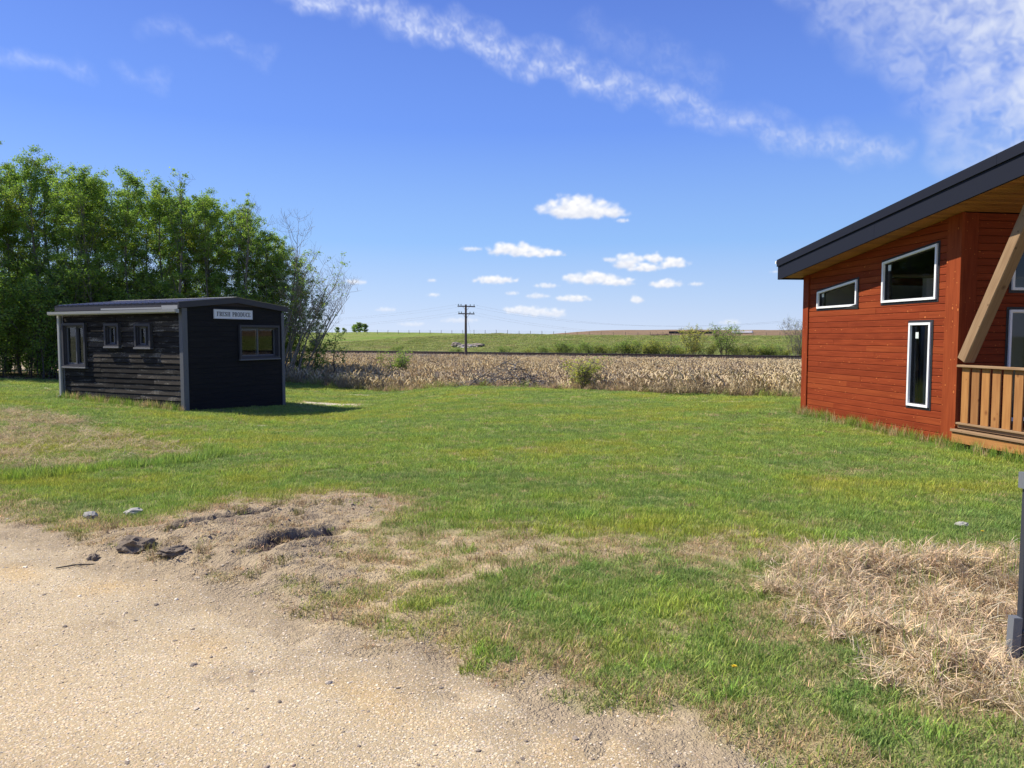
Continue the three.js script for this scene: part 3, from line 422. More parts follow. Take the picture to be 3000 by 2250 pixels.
// ================================================================ red timber cabin
{
  const cab = thing('timber_cabin', 'red stained timber cabin with sloping dark roof and covered porch', 'cabin', [6.61, 0, -11.14], -81.5 * R);
  const L = 4.33, slope = 0.139, soff = (x) => 3.467 + slope * x;    // x = 0 at the near corner, negative away from it
  const A = [[-1.84, 2.185], [-0.44, 2.185], [-0.44, 3.12], [-1.84, 2.945]], B = [[-3.85, 2.16], [-2.475, 2.16], [-2.475, 2.725], [-3.85, 2.56]], Cw = rect(-1.11, -0.53, 0.495, 1.91);
  const open1 = [A, B, Cw].map((p) => inset(p, 0.05));
  const RD = 6.0, PORCH = 5.0;  // porch roof lengthened out of view to shade the end wall
  // long side wall
  const w1 = part('wall', wallSheet([[-L + 0.02, -0.15], [-0.02, -0.15], [-0.02, soff(0) - 0.02], [-L + 0.02, soff(-L) - 0.02]], open1, -0.16, -0.022), backing, cab);
  plankWall(w1, -L + 0.2, -0.27, -0.16, 34, 0.11, [[slope, -1, -3.462]], open1, [redA, redA, redB, redC], { seed: 8, gap: 0.0045, joint: 3.4, rough: 0.003 });
  // corner boards
  const cb = (x0, x1, yb, nm) => { const p = [[x0, yb], [x1, yb], [x1, soff(x1) - 0.004], [x0, soff(x0) - 0.004]]; return part(nm, slabGeo(p, -0.02, 0.022, 0, 0, 9, 3.3 + x0, 0.4), redA, cab); };
  const cbGeo = (x0, x1, ou) => { const g = slabGeo([[x0, -0.14], [x1, -0.14], [x1, soff(x1) - 0.004], [x0, soff(x0) - 0.004]], -0.02, 0.024); const uv = g.attributes.uv; for (let i = 0; i < uv.count; i++) { const u = uv.getX(i), v = uv.getY(i); uv.setXY(i, v + ou, u); } return g; };
  part('corner_board', cbGeo(-0.27, 0.024, 0.3), redC, cab); part('corner_board', cbGeo(-L, -L + 0.2, 1.7), redA, cab);
  // end wall on the porch
  const T2 = soff(0);
  const g2 = new THREE.Group(); 
  const D = rect(0.78, 2.1, 0.34, 2.09), E = rect(0.8, 2.1, 2.3, 3.1), open2 = [D, E].map((p) => inset(p, 0.05));
  const w2 = part('wall', wallSheet(rect(0.02, RD, -0.15, T2 - 0.02), open2, -0.16, -0.022), backing, cab); w2.rotation.y = Math.PI / 2;
  plankWall(w2, 0.27, RD, -0.16, 33, 0.11, [[0, -1, -T2 + 0.005]], open2, [redA, redB, redB], { seed: 9, gap: 0.005 });
  const c2 = part('corner_board', (() => { const g = slabGeo(rect(-0.022, 0.25, -0.14, T2 - 0.004), -0.02, 0.022); const uv = g.attributes.uv; for (let i = 0; i < uv.count; i++) { const u = uv.getX(i), v = uv.getY(i); uv.setXY(i, v + 2.2, u); } return g; })(), redB, cab); c2.rotation.y = Math.PI / 2;
  // walls out of sight, floor
  part('wall', box(-L + 0.02, -L + 0.16, -0.15, soff(-L) - 0.02, -RD, -0.17), redA, cab);
  part('wall', wallSheet([[-L + 0.17, -0.15], [-0.17, -0.15], [-0.17, soff(-0.17) - 0.02], [-L + 0.17, soff(-L) - 0.02]], [], -RD, -RD + 0.14), redA, cab);
  part('floor', box(-L + 0.17, -0.17, 0.1, 0.2, -RD + 0.15, -0.17), floorMat, cab);
  part('inner_lining', mergeGeometries([box(-L + 0.17, -L + 0.19, 0.21, 2.7, -RD + 0.15, -0.17), box(-L + 0.2, -0.18, 0.21, 2.7, -RD + 0.15, -RD + 0.17), box(-2.4, -2.3, 0.21, 2.7, -3.2, -1.2)]), drywall, cab);
  // windows
  function win(parent, poly, rotY, opts = {}) {
    const w = new THREE.Group(); w.name = 'window'; w.rotation.y = rotY; parent.add(w);
    const f0 = inset(poly, 0.04), f1 = inset(f0, 0.036), f2 = inset(f1, 0.01);
    part('flashing', ringGeo(poly, inset(poly, 0.047), -0.018, 0.0075), blackTape, w);
    part('frame', ringGeo(f0, f1, -0.075, 0.034), whiteVinyl, w);
    part('sash', ringGeo(f1, f2, -0.07, -0.006), opts.dark ? blackTape : whiteVinyl, w);
    part('pane', (() => { const g = new GB(); for (let i = 1; i < f2.length - 1; i++) g.tri([...f2[0], -0.03], [...f2[i], -0.03], [...f2[i + 1], -0.03]); return g.geo(); })(), glass, w);
    if (opts.sticker) { const [sx, sy, sw, sh] = opts.sticker; part('paper_sticker', box(sx, sx + sw, sy, sy + sh, -0.034, -0.032), paper, w); }
    return w;
  }
  win(cab, A, 0, { dark: true, sticker: [-1.72, 2.76, 0.07, 0.1] }); win(cab, B, 0, { dark: true, sticker: [-3.73, 2.42, 0.07, 0.1] }); win(cab, Cw, 0, { dark: true, sticker: [-0.98, 1.62, 0.07, 0.1] });
  win(cab, D, Math.PI / 2); win(cab, E, Math.PI / 2);
  part('torn_flashing', (() => { const g = new GB(); g.tri([-2.95, 2.158, 0.012], [-2.47, 2.15, 0.012], [-2.475, 2.235, 0.05]); g.tri([-2.95, 2.158, 0.012], [-2.475, 2.235, 0.05], [-2.62, 2.215, 0.04]); return g.geo(); })(), greyTrimDark, cab);
  // roof: deck slab, metal fascia in two tiers, timber soffit boards
  const O = 0.5, E0 = -L - 0.14, E1 = PORCH;
  const roof = part('roof', wallSheet([[E0 + 0.03, soff(E0 + 0.03) + 0.03], [E1 - 0.03, soff(E1 - 0.03) + 0.03], [E1 - 0.03, soff(E1 - 0.03) + 0.33], [E0 + 0.03, soff(E0 + 0.03) + 0.33]], [], -RD - 0.4, O - 0.04), fasciaMetal, cab);
  const strip = (x0, x1, lo, hi, z0, z1) => wallSheet([[x0, soff(x0) + lo], [x1, soff(x1) + lo], [x1, soff(x1) + hi], [x0, soff(x0) + hi]], [], z0, z1);
  for (const [x0, x1] of [[E0, -1.35], [-1.347, 1.7], [1.703, E1]]) { part('fascia', strip(x0, x1, -0.035, 0.245, O - 0.037, O), fasciaMetal, roof); }
  for (const [x0, x1] of [[E0 - 0.03, -1.9], [-1.897, 1.2], [1.203, E1]]) { part('drip_cap', strip(x0, x1, 0.235, 0.375, O + 0.002, O + 0.026), fasciaMetal, roof); }
  part('fascia', box(E0 - 0.028, E0, soff(E0) - 0.03, soff(E0) + 0.35, -RD - 0.4, O), fasciaMetal, roof);
  part('gutter', cbox(E0 - 0.07, E0 - 0.03, soff(E0) + 0.29, soff(E0) + 0.35, -RD - 0.4, O + 0.04, 0, 0, 'z', 0.01), whiteVinyl, roof);
  const rs = mulberry(63); let sx = E0 + 0.005;
  while (sx < E1 - 0.1) { const w = 0.092, zl = sx < 0.02 ? -0.0 : -RD, m = [goldA, goldB, goldC][(rs() * 3) | 0], ou = rs() * 9; const g = new GB(); const a = sx, b = sx + w - 0.005, za = zl, zb = O - 0.04, yA = soff(a), yB = soff(b), t = 0.025;
    const P = (x, y, z) => [x, y, z]; g.quad(P(a, yA, za), P(b, yB, za), P(b, yB, zb), P(a, yA, zb), [za + ou, a], [za + ou, b], [zb + ou, b], [zb + ou, a]); g.quad(P(a, yA + t, zb), P(b, yB + t, zb), P(b, yB + t, za), P(a, yA + t, za), [0, 0], [0, 1], [1, 1], [1, 0]); g.quad(P(a, yA, za), P(a, yA, zb), P(a, yA + t, zb), P(a, yA + t, za), [0, 0], [1, 0], [1, 0.02], [0, 0.02]); g.quad(P(b, yB, zb), P(b, yB, za), P(b, yB + t, za), P(b, yB + t, zb), [0, 0], [1, 0], [1, 0.02], [0, 0.02]);
    part('soffit_board', g.geo(), m, roof); sx += w; }
  // porch: deck, railing, brace
  const deck = part('deck', mergeGeometries([box(0.04, PORCH - 0.3, 0.12, 0.24, -0.09, -0.05), box(0.04, PORCH - 0.3, 0.12, 0.24, -RD + 0.3, -RD + 0.34), box(0.06, 0.1, 0.12, 0.24, -RD + 0.3, -0.1), box(1.6, 1.64, 0.12, 0.24, -RD + 0.3, -0.1), box(PORCH - 0.34, PORCH - 0.3, 0.12, 0.24, -RD + 0.3, -0.1), box(0.3, 0.4, -0.1, 0.12, -0.4, -0.3), box(2.8, 2.9, -0.1, 0.12, -0.4, -0.3)]), railMat, cab);
  const rd = mulberry(71); let dz = -0.005;
  for (let k = 0; k < 22; k++) { const z1 = dz, z0 = dz - 0.136; part('deck_board', cbox(0.03, PORCH - 0.28, 0.243, 0.278, z0, z1, rd() * 9, rd() * 3, 'x', 0.005), [railMat, goldB][(rd() * 2) | 0], deck); dz -= 0.142; }
  part('deck_board', cbox(0.02, PORCH - 0.27, 0.244, 0.284, -0.001, 0.1, 1.2, 0.7, 'x', 0.006), railMat, deck);
  part('skirt_board', cbox(0.02, PORCH - 0.27, 0.085, 0.236, 0.035, 0.07, 4.1, 0.2, 'x', 0.005), goldC, deck);
  const rail = part('railing', mergeGeometries([cbox(0.06, PORCH - 0.3, 0.355, 0.385, -0.055, 0.045, 3.1, 0.3, 'x', 0.004), cbox(0.06, PORCH - 0.3, 0.30, 0.354, -0.03, 0.005, 6.1, 0.3, 'x', 0.004)]), railMat, cab);
  part('handrail', cbox(0.07, PORCH - 0.3, 1.20, 1.236, -0.07, 0.07, 5.2, 0.4, 'x', 0.006), railMat, rail);
  part('post', cbox(PORCH - 0.45, PORCH - 0.31, 0.28, 1.198, -0.07, 0.05, 1, 1, 'y', 0.006), goldA, rail);
  for (let k = 0; k < 23; k++) { const x = 0.115 + k * 0.192; part('baluster', cbox(x, x + 0.142, 0.387, 1.198, -0.012 + 0.004 * rd(), 0.012 + 0.004 * rd(), rd() * 9, rd() * 3, 'y', 0.003), [goldA, goldC, goldB, goldA][(rd() * 4) | 0], rail); }
  { // diagonal timber brace from the corner up to the porch beam
    const len = 3.05, g = cbox(-0.085, 0.085, 0, len, -0.085, 0.085, 2.7, 0.5, 'y', 0.012), ang = Math.atan2(1.62, 2.58);
    const b = part('brace', g, beamMat, cab); b.position.set(0.13, 1.31, -0.03); b.rotation.z = -Math.atan2(0.98, 1.85);
  }
}

// ================================================================ black produce shed
{
  const shed = thing('produce_shed', 'black weathered timber shed with low metal roof and grey corner trim', 'shed', [-7.24, 0, -16.54], -26.5 * R);
  const L = 4.2, W = 3.08, EY = 2.36, PY = 2.50, base = -0.3;
  const big = rect(-4.13, -3.26, 0.905, 1.975), s1 = rect(-2.54, -2.025, 1.4, 1.955), s2 = rect(-1.488, -0.948, 1.385, 1.945);
  const gw = rect(1.59, 2.905, 1.095, 1.93);
  const hole = (p) => inset(p, 0.06), oL = [big, s1, s2].map(hole), oG = [hole(gw)];
  const w1 = part('wall', wallSheet(rect(-L + 0.03, -0.03, base, EY - 0.02), oL, -0.12, -0.024), backing, shed);
  plankWall(w1, -L + 0.01, -0.04, -0.14, 21, 0.119, [[0, -1, -EY + 0.01]], oL, [blackA, blackA, blackB, blackC], { seed: 21, gap: 0.008, joint: 1.7, rough: 0.006, tilt: 0.016 });
  const w2 = part('wall', wallSheet([[0.03, base], [W - 0.03, base], [W - 0.03, EY - 0.02], [W / 2, PY - 0.02], [0.03, EY - 0.02]], oG, -0.12, -0.024), backing, shed); w2.rotation.y = Math.PI / 2;
  const gs = (PY - EY) / (W / 2);
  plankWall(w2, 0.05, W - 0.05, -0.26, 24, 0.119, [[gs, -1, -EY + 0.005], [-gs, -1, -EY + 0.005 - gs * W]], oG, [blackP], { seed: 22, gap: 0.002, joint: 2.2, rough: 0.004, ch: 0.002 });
  part('wall', box(-L + 0.02, -L + 0.1, base, EY - 0.02, -W + 0.03, -0.13), blackA, shed); part('wall', box(-L + 0.11, -0.13, base, EY - 0.02, -W + 0.03, -W + 0.1), blackA, shed);
  part('floor', box(-L + 0.11, -0.13, 0.2, 0.26, -W + 0.11, -0.13), floorMat, shed);
  // grey angle trim on the corners, with screws
  const trim = (geos) => part('corner_trim', mergeGeometries(geos), greyTrim, shed);
  const t1 = trim([box(-0.085, 0.021, base, EY - 0.08, -0.018, 0.021), box(0.0, 0.0205, base, EY - 0.08, -0.115, -0.018)]);
  trim([box(0.0, 0.02, base - 0.1, EY - 0.1, -W - 0.02, -W + 0.075), box(-0.08, 0.0, base - 0.1, EY - 0.1, -W - 0.02, -W)]);
  trim([box(-L - 0.021, -L + 0.06, base, EY - 0.08, -0.018, 0.019)]);
  for (const [x, y, z] of [[0.022, 2.2, -0.06], [0.022, 1.55, -0.06], [0.022, 0.9, -0.06], [0.022, 0.25, -0.06]]) part('screw', new THREE.CylinderGeometry(0.007, 0.007, 0.006, 8).rotateZ(Math.PI / 2).translate(x, y, z), screwMat, t1);
  // windows with boxed casings and sliding sashes
  function win(poly, rotY, proud, split) {
    const w = new THREE.Group(); w.name = 'window'; w.rotation.y = rotY; shed.add(w);
    const [[x0, y0], , [x1, y1]] = poly, c1 = inset(poly, 0.055), f1 = inset(c1, 0.028);
    part('casing', ringGeo(poly, c1, -0.02, proud), greyTrimDark, w);
    part('sill', cbox(x0 - 0.012, x1 + 0.012, y0 - 0.022, y0 + 0.012, 0.008, proud + 0.018, 0, 0, 'x', 0.005), greyTrim, w);
    part('frame', ringGeo(c1, f1, -0.09, proud - 0.045), greyTrimDark, w);
    const [[a0, b0], , [a1, b1]] = f1, mx = lerp(a0, a1, split);
    const sash = (u0, u1, z) => { const o = rect(u0, u1, b0, b1), i = inset(o, Math.min(0.03, (u1 - u0) * 0.2)); part('sash', ringGeo(o, i, z - 0.02, z + 0.012), greyTrim, w); const g = new GB(); g.quad([...i[0], z], [...i[1], z], [...i[2], z], [...i[3], z], [0, 0], [1, 0], [1, 1], [0, 1]); part('pane', g.geo(), glass, w); };
    sash(a0, mx + 0.012, -0.02); sash(mx - 0.012, a1, -0.062);
    return w;
  }
  win(big, 0, 0.075, 0.5); win(s1, 0, 0.085, 0.5); win(s2, 0, 0.085, 0.5); win(gw, Math.PI / 2, 0.05, 0.47);
  // roof
  const roof = part('roof', (() => { // ribbed metal sheets on both slopes
    const g = new GB(), e0 = -L - 0.1, e1 = 0.045, rise = (z) => { const d = Math.abs(z + W / 2) / (W / 2); return 2.565 - d * 0.16; }, zs = [0.13, -0.3, -0.8, -W / 2, -2.2, -2.8, -W - 0.13];
    const prof = []; for (let x = e0; x < e1 - 0.01; x += 0.19) prof.push([x, 0], [x + 0.145, 0], [x + 0.155, 0.02], [x + 0.18, 0.02]); prof.push([e1, 0]);
    for (let i = 1; i < prof.length; i++) for (let k = 1; k < zs.length; k++) { const [xa, ya] = prof[i - 1], [xb, yb] = prof[i], za = zs[k - 1], zb = zs[k]; g.quad([xa, rise(za) + ya, za], [xb, rise(za) + yb, za], [xb, rise(zb) + yb, zb], [xa, rise(zb) + ya, zb], [xa, za], [xb, za], [xb, zb], [xa, zb]); }
    return g.geo(); })(), roofMetal, shed);
  part('ridge_cap', (() => { const g = new GB(), z = -W / 2; for (const s of [-1, 1]) g.quad([-L - 0.11, 2.592, z], [0.05, 2.592, z], [0.05, 2.573, z + s * 0.16], [-L - 0.11, 2.573, z + s * 0.16], [0, 0], [1, 0], [1, 1], [0, 1]); return g.geo(); })(), gutterMat, roof);  // paler metal puts the sunlit line of the ridge into the colour
  part('roof_deck', wallSheet([[0.1, 2.36], [0.1, 2.39], [-W / 2, 2.55], [-W - 0.1, 2.39], [-W - 0.1, 2.36]].map(([z, y]) => [-z, y]).reverse(), [], -L - 0.08, 0.02).rotateY(Math.PI / 2), backing, roof);
  const fas = (x0, x1) => part('fascia', (() => { const g = new GB(); g.box(x0, x1, 2.262, 2.395, 0.1, 0.12); return g.geo(); })(), greyTrimDark, roof);
  fas(-L - 0.08, -2.6); fas(-2.597, 0.02);
  part('drip_edge', mergeGeometries([box(-2.55, -0.5, 2.262, 2.30, 0.121, 0.129), box(-0.49, 0.015, 2.255, 2.335, 0.121, 0.131)]), gutterMat, roof);
  { // gable fascia boards
    const y = (z) => 2.57 - Math.abs(z - W / 2) / (W / 2) * 0.158, rake = (a, b) => part('fascia', (() => { const g = wallSheet([[a, y(a) - 0.125], [b, y(b) - 0.125], [b, y(b)], [a, y(a)]], [], 0.025, 0.055); return g; })(), greyTrimDark, roof);
    rake(-0.13, W / 2 - 0.001).rotation.y = Math.PI / 2; rake(W / 2 + 0.001, W + 0.13).rotation.y = Math.PI / 2;
  }
  part('gutter', (() => { const s = [[0.125, 2.25], [0.125, 2.165], [0.205, 2.165], [0.235, 2.19], [0.24, 2.25], [0.23, 2.25], [0.226, 2.195], [0.202, 2.174], [0.135, 2.174], [0.135, 2.25]]; const g = new GB(), P = (x, i) => [x, s[i][1] + 0.008 * (x / L), s[i][0]]; for (let i = 0; i < s.length; i++) { const j = (i + 1) % s.length; g.quad(P(-L - 0.2, i), P(-L - 0.2, j), P(0.06, j), P(0.06, i), [0, 0], [0, 1], [1, 1], [1, 0]); } for (const x of [-L - 0.2, 0.06]) g.quad([x, 2.25, 0.125], [x, 2.165, 0.125], [x, 2.165, 0.205], [x, 2.25, 0.24], [0, 0], [1, 0], [1, 1], [0, 1]); return g.geo(); })(), gutterMat, roof);
  part('downpipe', (() => { const g = new GB(); const c = (x0, x1, y0, y1, z0, z1) => g.cbox(x0, x1, y0, y1, z0, z1, 0, 0, 'y', 0.012); c(-L - 0.075, -L + 0.01, 0.2, 2.17, 0.024, 0.09); c(-L - 0.085, -L + 0.02, 0.1, 0.22, 0.024, 0.16); return g.geo(); })(), gutterMat, shed);
  // weathered skirting plank that follows the ground
  part('skirting_board', (() => { const g = wallSheet([[-3.2, 0.06], [-0.15, -0.1], [-0.15, 0.045], [-3.2, 0.15]], [], 0.008, 0.03); return g; })(), woodMat(blackTx, 2, 1, { color: rgb(3.6, 3.7, 3.1), rough: 0.9 }), shed);
  // sign
  const font = await new FontLoader().loadAsync('fonts/droid/droid_serif_bold.typeface.json');
  const sign = thing('shop_sign', 'white FRESH PRODUCE board on the dark gable of the shed', 'sign', [-7.24, 0, -16.54], (-26.5 + 90) * R);
  // sign board stands at the gable, so its base point is moved there
  const off = new THREE.Vector3(0.852, 2.07, 0.012).applyAxisAngle(new THREE.Vector3(0, 1, 0), (-26.5 + 90) * R); sign.position.add(off);
  part('board', cbox(0, 1.155, 0, 0.202, 0, 0.02, 0, 0, 'x', 0.004), std({ color: rgb(0.66, 0.67, 0.69), roughness: 0.55 }), sign);
  part('border', ringGeo(rect(-0.008, 1.163, -0.008, 0.21), rect(0.006, 1.149, 0.006, 0.196), 0.001, 0.026), std({ color: rgb(0.52, 0.52, 0.54), roughness: 0.5 }), sign);
  const word = (s, x, wd) => { const t = new TextGeometry(s, { font, size: 0.092, depth: 0.003, curveSegments: 4 }); t.computeBoundingBox(); const b = t.boundingBox; t.translate(-b.min.x, 0, 0); t.scale(wd / (b.max.x - b.min.x), 1.12, 1); t.translate(x, 0.052, 0.0205); return t; };
  const ink = std({ color: rgb(0.03, 0.03, 0.035), roughness: 0.6 });
  part('lettering', mergeGeometries([word('FRESH', 0.075, 0.40), word('PRODUCE', 0.535, 0.56)]), ink, sign);
}
// ================================================================ railway, poles, fence and things on the far slope
const onLand = (x, f, dy = 0) => [x, gh(x, f) + dy, -f];
{
  const tr = thing('railway_track', 'single railway track on a low ballast bank behind the reeds', 'railway', [0, 0, 0]);
  const prof = [[-0.065, 0], [0.065, 0], [0.065, 0.012], [0.01, 0.03], [0.01, 0.125], [0.035, 0.135], [0.035, 0.175], [-0.035, 0.175], [-0.035, 0.135], [-0.01, 0.125], [-0.01, 0.03], [-0.065, 0.012]];
  const yb = -0.54;
  for (const q of [82.8, 84.24]) { const g = new GB(), P = (p, i) => { const [x, f] = fromPQ(p, q + prof[i][0]); return [x, yb + prof[i][1], -f]; }; for (let i = 0; i < prof.length; i++) { const j = (i + 1) % prof.length; for (let p = -260; p < 190; p += 30) g.quad(P(p, i), P(p, j), P(p + 30, j), P(p + 30, i), [0, 0], [0, 1], [1, 1], [1, 0]); } part('rail', g.geo(), std({ color: rgb(0.05, 0.034, 0.027), roughness: 0.85 }), tr); }
  for (const q of [82.8, 84.24]) { const g = new GB(); for (let p = -260; p < 190; p += 30) { const c = [[p, -0.03], [p + 30, -0.03], [p + 30, 0.03], [p, 0.03]].map(([a, b]) => { const [x, f] = fromPQ(a, q + b); return [x, yb + 0.1785, -f]; }); g.quad(...c, [0, 0], [1, 0], [1, 1], [0, 1]); } part('running_surface', g.geo(), std({ color: rgb(0.55, 0.53, 0.5), roughness: 0.28, metalness: 0.9 }), tr); }
  const r = mulberry(500), it = []; for (let p = -120; p < 130; p += 0.55) { const [x, f] = fromPQ(p, 83.52); it.push([x, yb - 0.075, -f, Math.atan2(0.483, 0.876) + Math.PI / 2 + (r() - 0.5) * 0.02, 1, 1, 1, 0, 0, 0.5 + 0.5 * r(), 0.5 + 0.5 * r(), 0.5 + 0.4 * r()]); }
  const sl = stuff('sleepers', box(-1.3, 1.3, -0.1, 0.07, -0.12, 0.12), std({ color: rgb(0.13, 0.1, 0.085), roughness: 0.95 }), it, null, null, tr);
}
// telegraph poles and their wires, parallel to the track
const poleWood = std({ color: rgb(0.085, 0.068, 0.055), roughness: 0.95 }), insul = std({ color: rgb(0.12, 0.2, 0.18), roughness: 0.3 });
const POLES = [[-5.22, 85], [38.5, 60.9], [-49, 109]];
{
  const build = (x, f, label) => {
    const g = gh(x, f) - 0.25, topY = 5.26, p = thing('telegraph_pole', label, 'utility pole', [x, g, -f], 0, 'telegraph poles along the railway');
    p.rotation.y = 0.62;
    const H = topY - g, t = new GB(); tube(t, [[0, 0, 0], [0, H * 0.5, 0], [0.02, H, 0]], [0.17, 0.145, 0.115], 8); part('pole', t.geo(), poleWood, p);
    for (const [k, y, w] of [[0, H - 0.22, 1.14], [1, H - 1.05, 1.06]]) {
      const a = part('crossarm', cbox(-w, w, y - 0.06, y + 0.06, 0.1, 0.2, 0, 0, 'x', 0.01), poleWood, p);
      for (const s of [-0.93, -0.62, 0.45, 0.9]) { const ins = new GB(); tube(ins, [[s * w, y + 0.06, 0.15], [s * w, y + 0.13, 0.15], [s * w, y + 0.2, 0.15], [s * w, y + 0.24, 0.15]], [0.02, 0.05, 0.055, 0.03], 6); part('insulator', ins.geo(), insul, a); }
      for (const s of [-1, 1]) { const b = new GB(); tube(b, [[s * 0.45, y - 0.05, 0.1], [0, y - 0.5, 0.1]], [0.016, 0.016], 4); part('arm_brace', b.geo(), poleWood, p); }
    }
    return p;
  };
  build(...POLES[0], 'dark wooden telegraph pole with two crossarms standing in the reeds');
  build(...POLES[1], 'dark wooden telegraph pole hidden behind the red cabin'); build(...POLES[2], 'dark wooden telegraph pole hidden behind the leafy grove');
  const wireMat = std({ color: rgb(0.10, 0.10, 0.10), roughness: 0.6, metalness: 0.3 });
  const wire = (A, B, y, sag, off) => { const g = new GB(), pts = [], rad = []; for (let i = 0; i <= 24; i++) { const t = i / 24; pts.push([lerp(A[0], B[0], t) + off[0], y - 4 * sag * t * (1 - t), -lerp(A[1], B[1], t) + off[1]]); rad.push(0.004); } tube(g, pts, rad, 4); return top('overhead_wire', g.geo(), wireMat, 'thin wire sagging between telegraph poles', 'wire', 'wires between the telegraph poles'); };
  const c = Math.cos(0.62), s = Math.sin(0.62);
  for (const to of [POLES[1], POLES[2]]) { for (const [k, y] of [[-0.93 * 1.14, 5.25], [0.9 * 1.14, 5.25], [-0.93 * 1.06, 4.42], [0.9 * 1.06, 4.42]]) wire(POLES[0], to, y, to === POLES[1] ? 2.6 : 1.5, [k * c + 0.15 * s, -k * s + 0.15 * c]); }
  { const g = new GB(); tube(g, [[-5.22 + 0.1, 4.1, -84.9], [-3.9, gh(-3.9, 84) - 0.1, -84.2]], [0.007, 0.007], 4); top('guy_wire', g.geo(), wireMat, 'thin stay wire slanting down from the telegraph pole', 'wire'); }
}
{ // post and wire fence along the top of the slope
  const fence = thing('wire_fence', 'thin post and wire fence along the crest of the green slope', 'fence'), r = mulberry(88), post = std({ color: rgb(0.16, 0.13, 0.1), roughness: 1 });
  const pts = []; for (let i = 0; i <= 46; i++) { const t = i / 46, x = lerp(-62, 112, t), f = lerp(266, 222, t) ; pts.push([x, f]); }
  for (const [x, f] of pts) { const h = 1.25 + 0.2 * r(), g = new GB(), b = gh(x, f); tube(g, [[x, b - 0.2, -f], [x + (r() - 0.5) * 0.12, b + h, -f]], [0.09, 0.075], 5); part('post', g.geo(), post, fence); }
  for (const hh of [0.45, 0.85, 1.2]) { const g = new GB(); tube(g, pts.map(([x, f]) => [x, gh(x, f) + hh, -f - 0.08]), pts.map(() => 0.012), 3); part('fence_wire', g.geo(), std({ color: rgb(0.2, 0.19, 0.18), roughness: 0.7 }), fence); }
}
{ // eroded bank of clay and stones in the slope
  const x0 = -9.2, f0 = 150, b = gh(x0, f0), o = thing('eroded_bank', 'bare eroded bank with dark overhang and pale rubble in the green slope', 'bank', [x0, b, -f0]), r = mulberry(17);
  const blob = (sx, sy, sz, seed) => { const g = new THREE.IcosahedronGeometry(1, 3), p = g.attributes.position; for (let i = 0; i < p.count; i++) { const x = p.getX(i), y = p.getY(i), z = p.getZ(i), k = 1 + 0.35 * fbm3(x * 1.3 + seed, y * 1.3, z * 1.3, 4); p.setXYZ(i, x * sx * k, y * sy * k, z * sz * k); } g.computeVertexNormals(); return g; };
  part('overhang', blob(1.1, 0.6, 1.2, 3).translate(-1.9, 0.45, -0.5), std({ color: rgb(0.19, 0.16, 0.13), roughness: 1 }), o);
  part('clay_face', blob(2.2, 0.5, 1.0, 9).translate(0.6, 0.2, -0.4), std({ color: rgb(0.23, 0.2, 0.165), roughness: 1 }), o);
  part('clay_face', blob(1.6, 0.35, 0.9, 29).translate(2.2, 0.45, -0.7), std({ color: rgb(0.26, 0.215, 0.165), roughness: 1 }), o);
  part('rubble_apron', blob(1.7, 0.22, 1.5, 14).translate(0.1, -0.1, 0.9), std({ color: rgb(0.44, 0.41, 0.37), roughness: 1 }), o);
  for (let i = 0; i < 14; i++) part('boulder', blob(0.16 + 0.2 * r(), 0.14 + 0.12 * r(), 0.18 + 0.15 * r(), i * 7 + 40).translate(-2.4 + 5.6 * r(), 0.05 + 0.35 * r(), 0.3 + 0.7 * r()), std({ color: rgb(0.34 + 0.12 * r(), 0.31 + 0.1 * r(), 0.27 + 0.08 * r()), roughness: 1 }), o);
  shade(o);
}
{ // far side of the slope: things too far off to make out more than their outline
  const d = thing('board_windbreak', 'long low black board windbreak in the far brown field', 'windbreak', onLand(83, 350)), m = std({ color: rgb(0.015, 0.014, 0.016), roughness: 0.9 });
  const y = d.position.y; for (let i = 0; i < 9; i++) part('panel', box(-10 + i * 2.25, -10 + i * 2.25 + 2.2, 0.0, 1.15, -0.06, 0.06), m, d);
  d.position.y += 0.1; for (let i = 0; i < 10; i++) part('post', box(-10.04 + i * 2.25, -9.98 + i * 2.25 + 0.02, -0.5, 1.25, -0.09, -0.062), m, d);
  const w = thing('white_trailer', 'long low white trailer in the far brown field', 'trailer', onLand(107.5, 350), -0.5);
  part('body', cbox(-5, 4.2, 0.35, 1.35, -1.2, 1.2, 0, 0, 'x', 0.06), std({ color: rgb(0.74, 0.75, 0.76), roughness: 0.5 }), w); part('chassis', box(-4.8, 4, 0.2, 0.34, -0.9, 0.9), m, w);
  for (const x of [-1.5, -0.4]) part('wheel', new THREE.CylinderGeometry(0.35, 0.35, 0.3, 14).rotateX(Math.PI / 2).translate(x, 0.32, 1.0), m, w);
  const r = mulberry(44), h = thing('timber_heap', 'rusty brown heap of old timber on the far slope', 'heap', onLand(46.8, 238)), hm = [rgb(0.16, 0.085, 0.06), rgb(0.22, 0.13, 0.09), rgb(0.12, 0.09, 0.075)].map((c) => std({ color: c, roughness: 1 }));
  for (let i = 0; i < 34; i++) { const g = new GB(), x = -2.4 + 4.8 * r(), L = 0.5 + 0.9 * r(), a = r() * 6.3, yy = 0.05 + 0.45 * r(); tube(g, [[x, yy, 0], [x + Math.cos(a) * L, yy + 0.5 * r(), Math.sin(a) * L * 0.7]], [0.08, 0.06], 4); part('log', g.geo(), hm[i % 3], h); }
  const mp = thing('marker_post', 'thin dark steel post rising behind the railway track', 'post', onLand(20.5, 97)); const g = new GB(); tube(g, [[0, -0.3, 0], [0, 3.1, 0]], [0.035, 0.03], 6); part('shaft', g.geo(), std({ color: rgb(0.05, 0.05, 0.05), roughness: 0.8 }), mp); part('cap', box(-0.05, 0.05, 3.1, 3.2, -0.05, 0.05), std({ color: rgb(0.06, 0.05, 0.05), roughness: 0.8 }), mp);
}
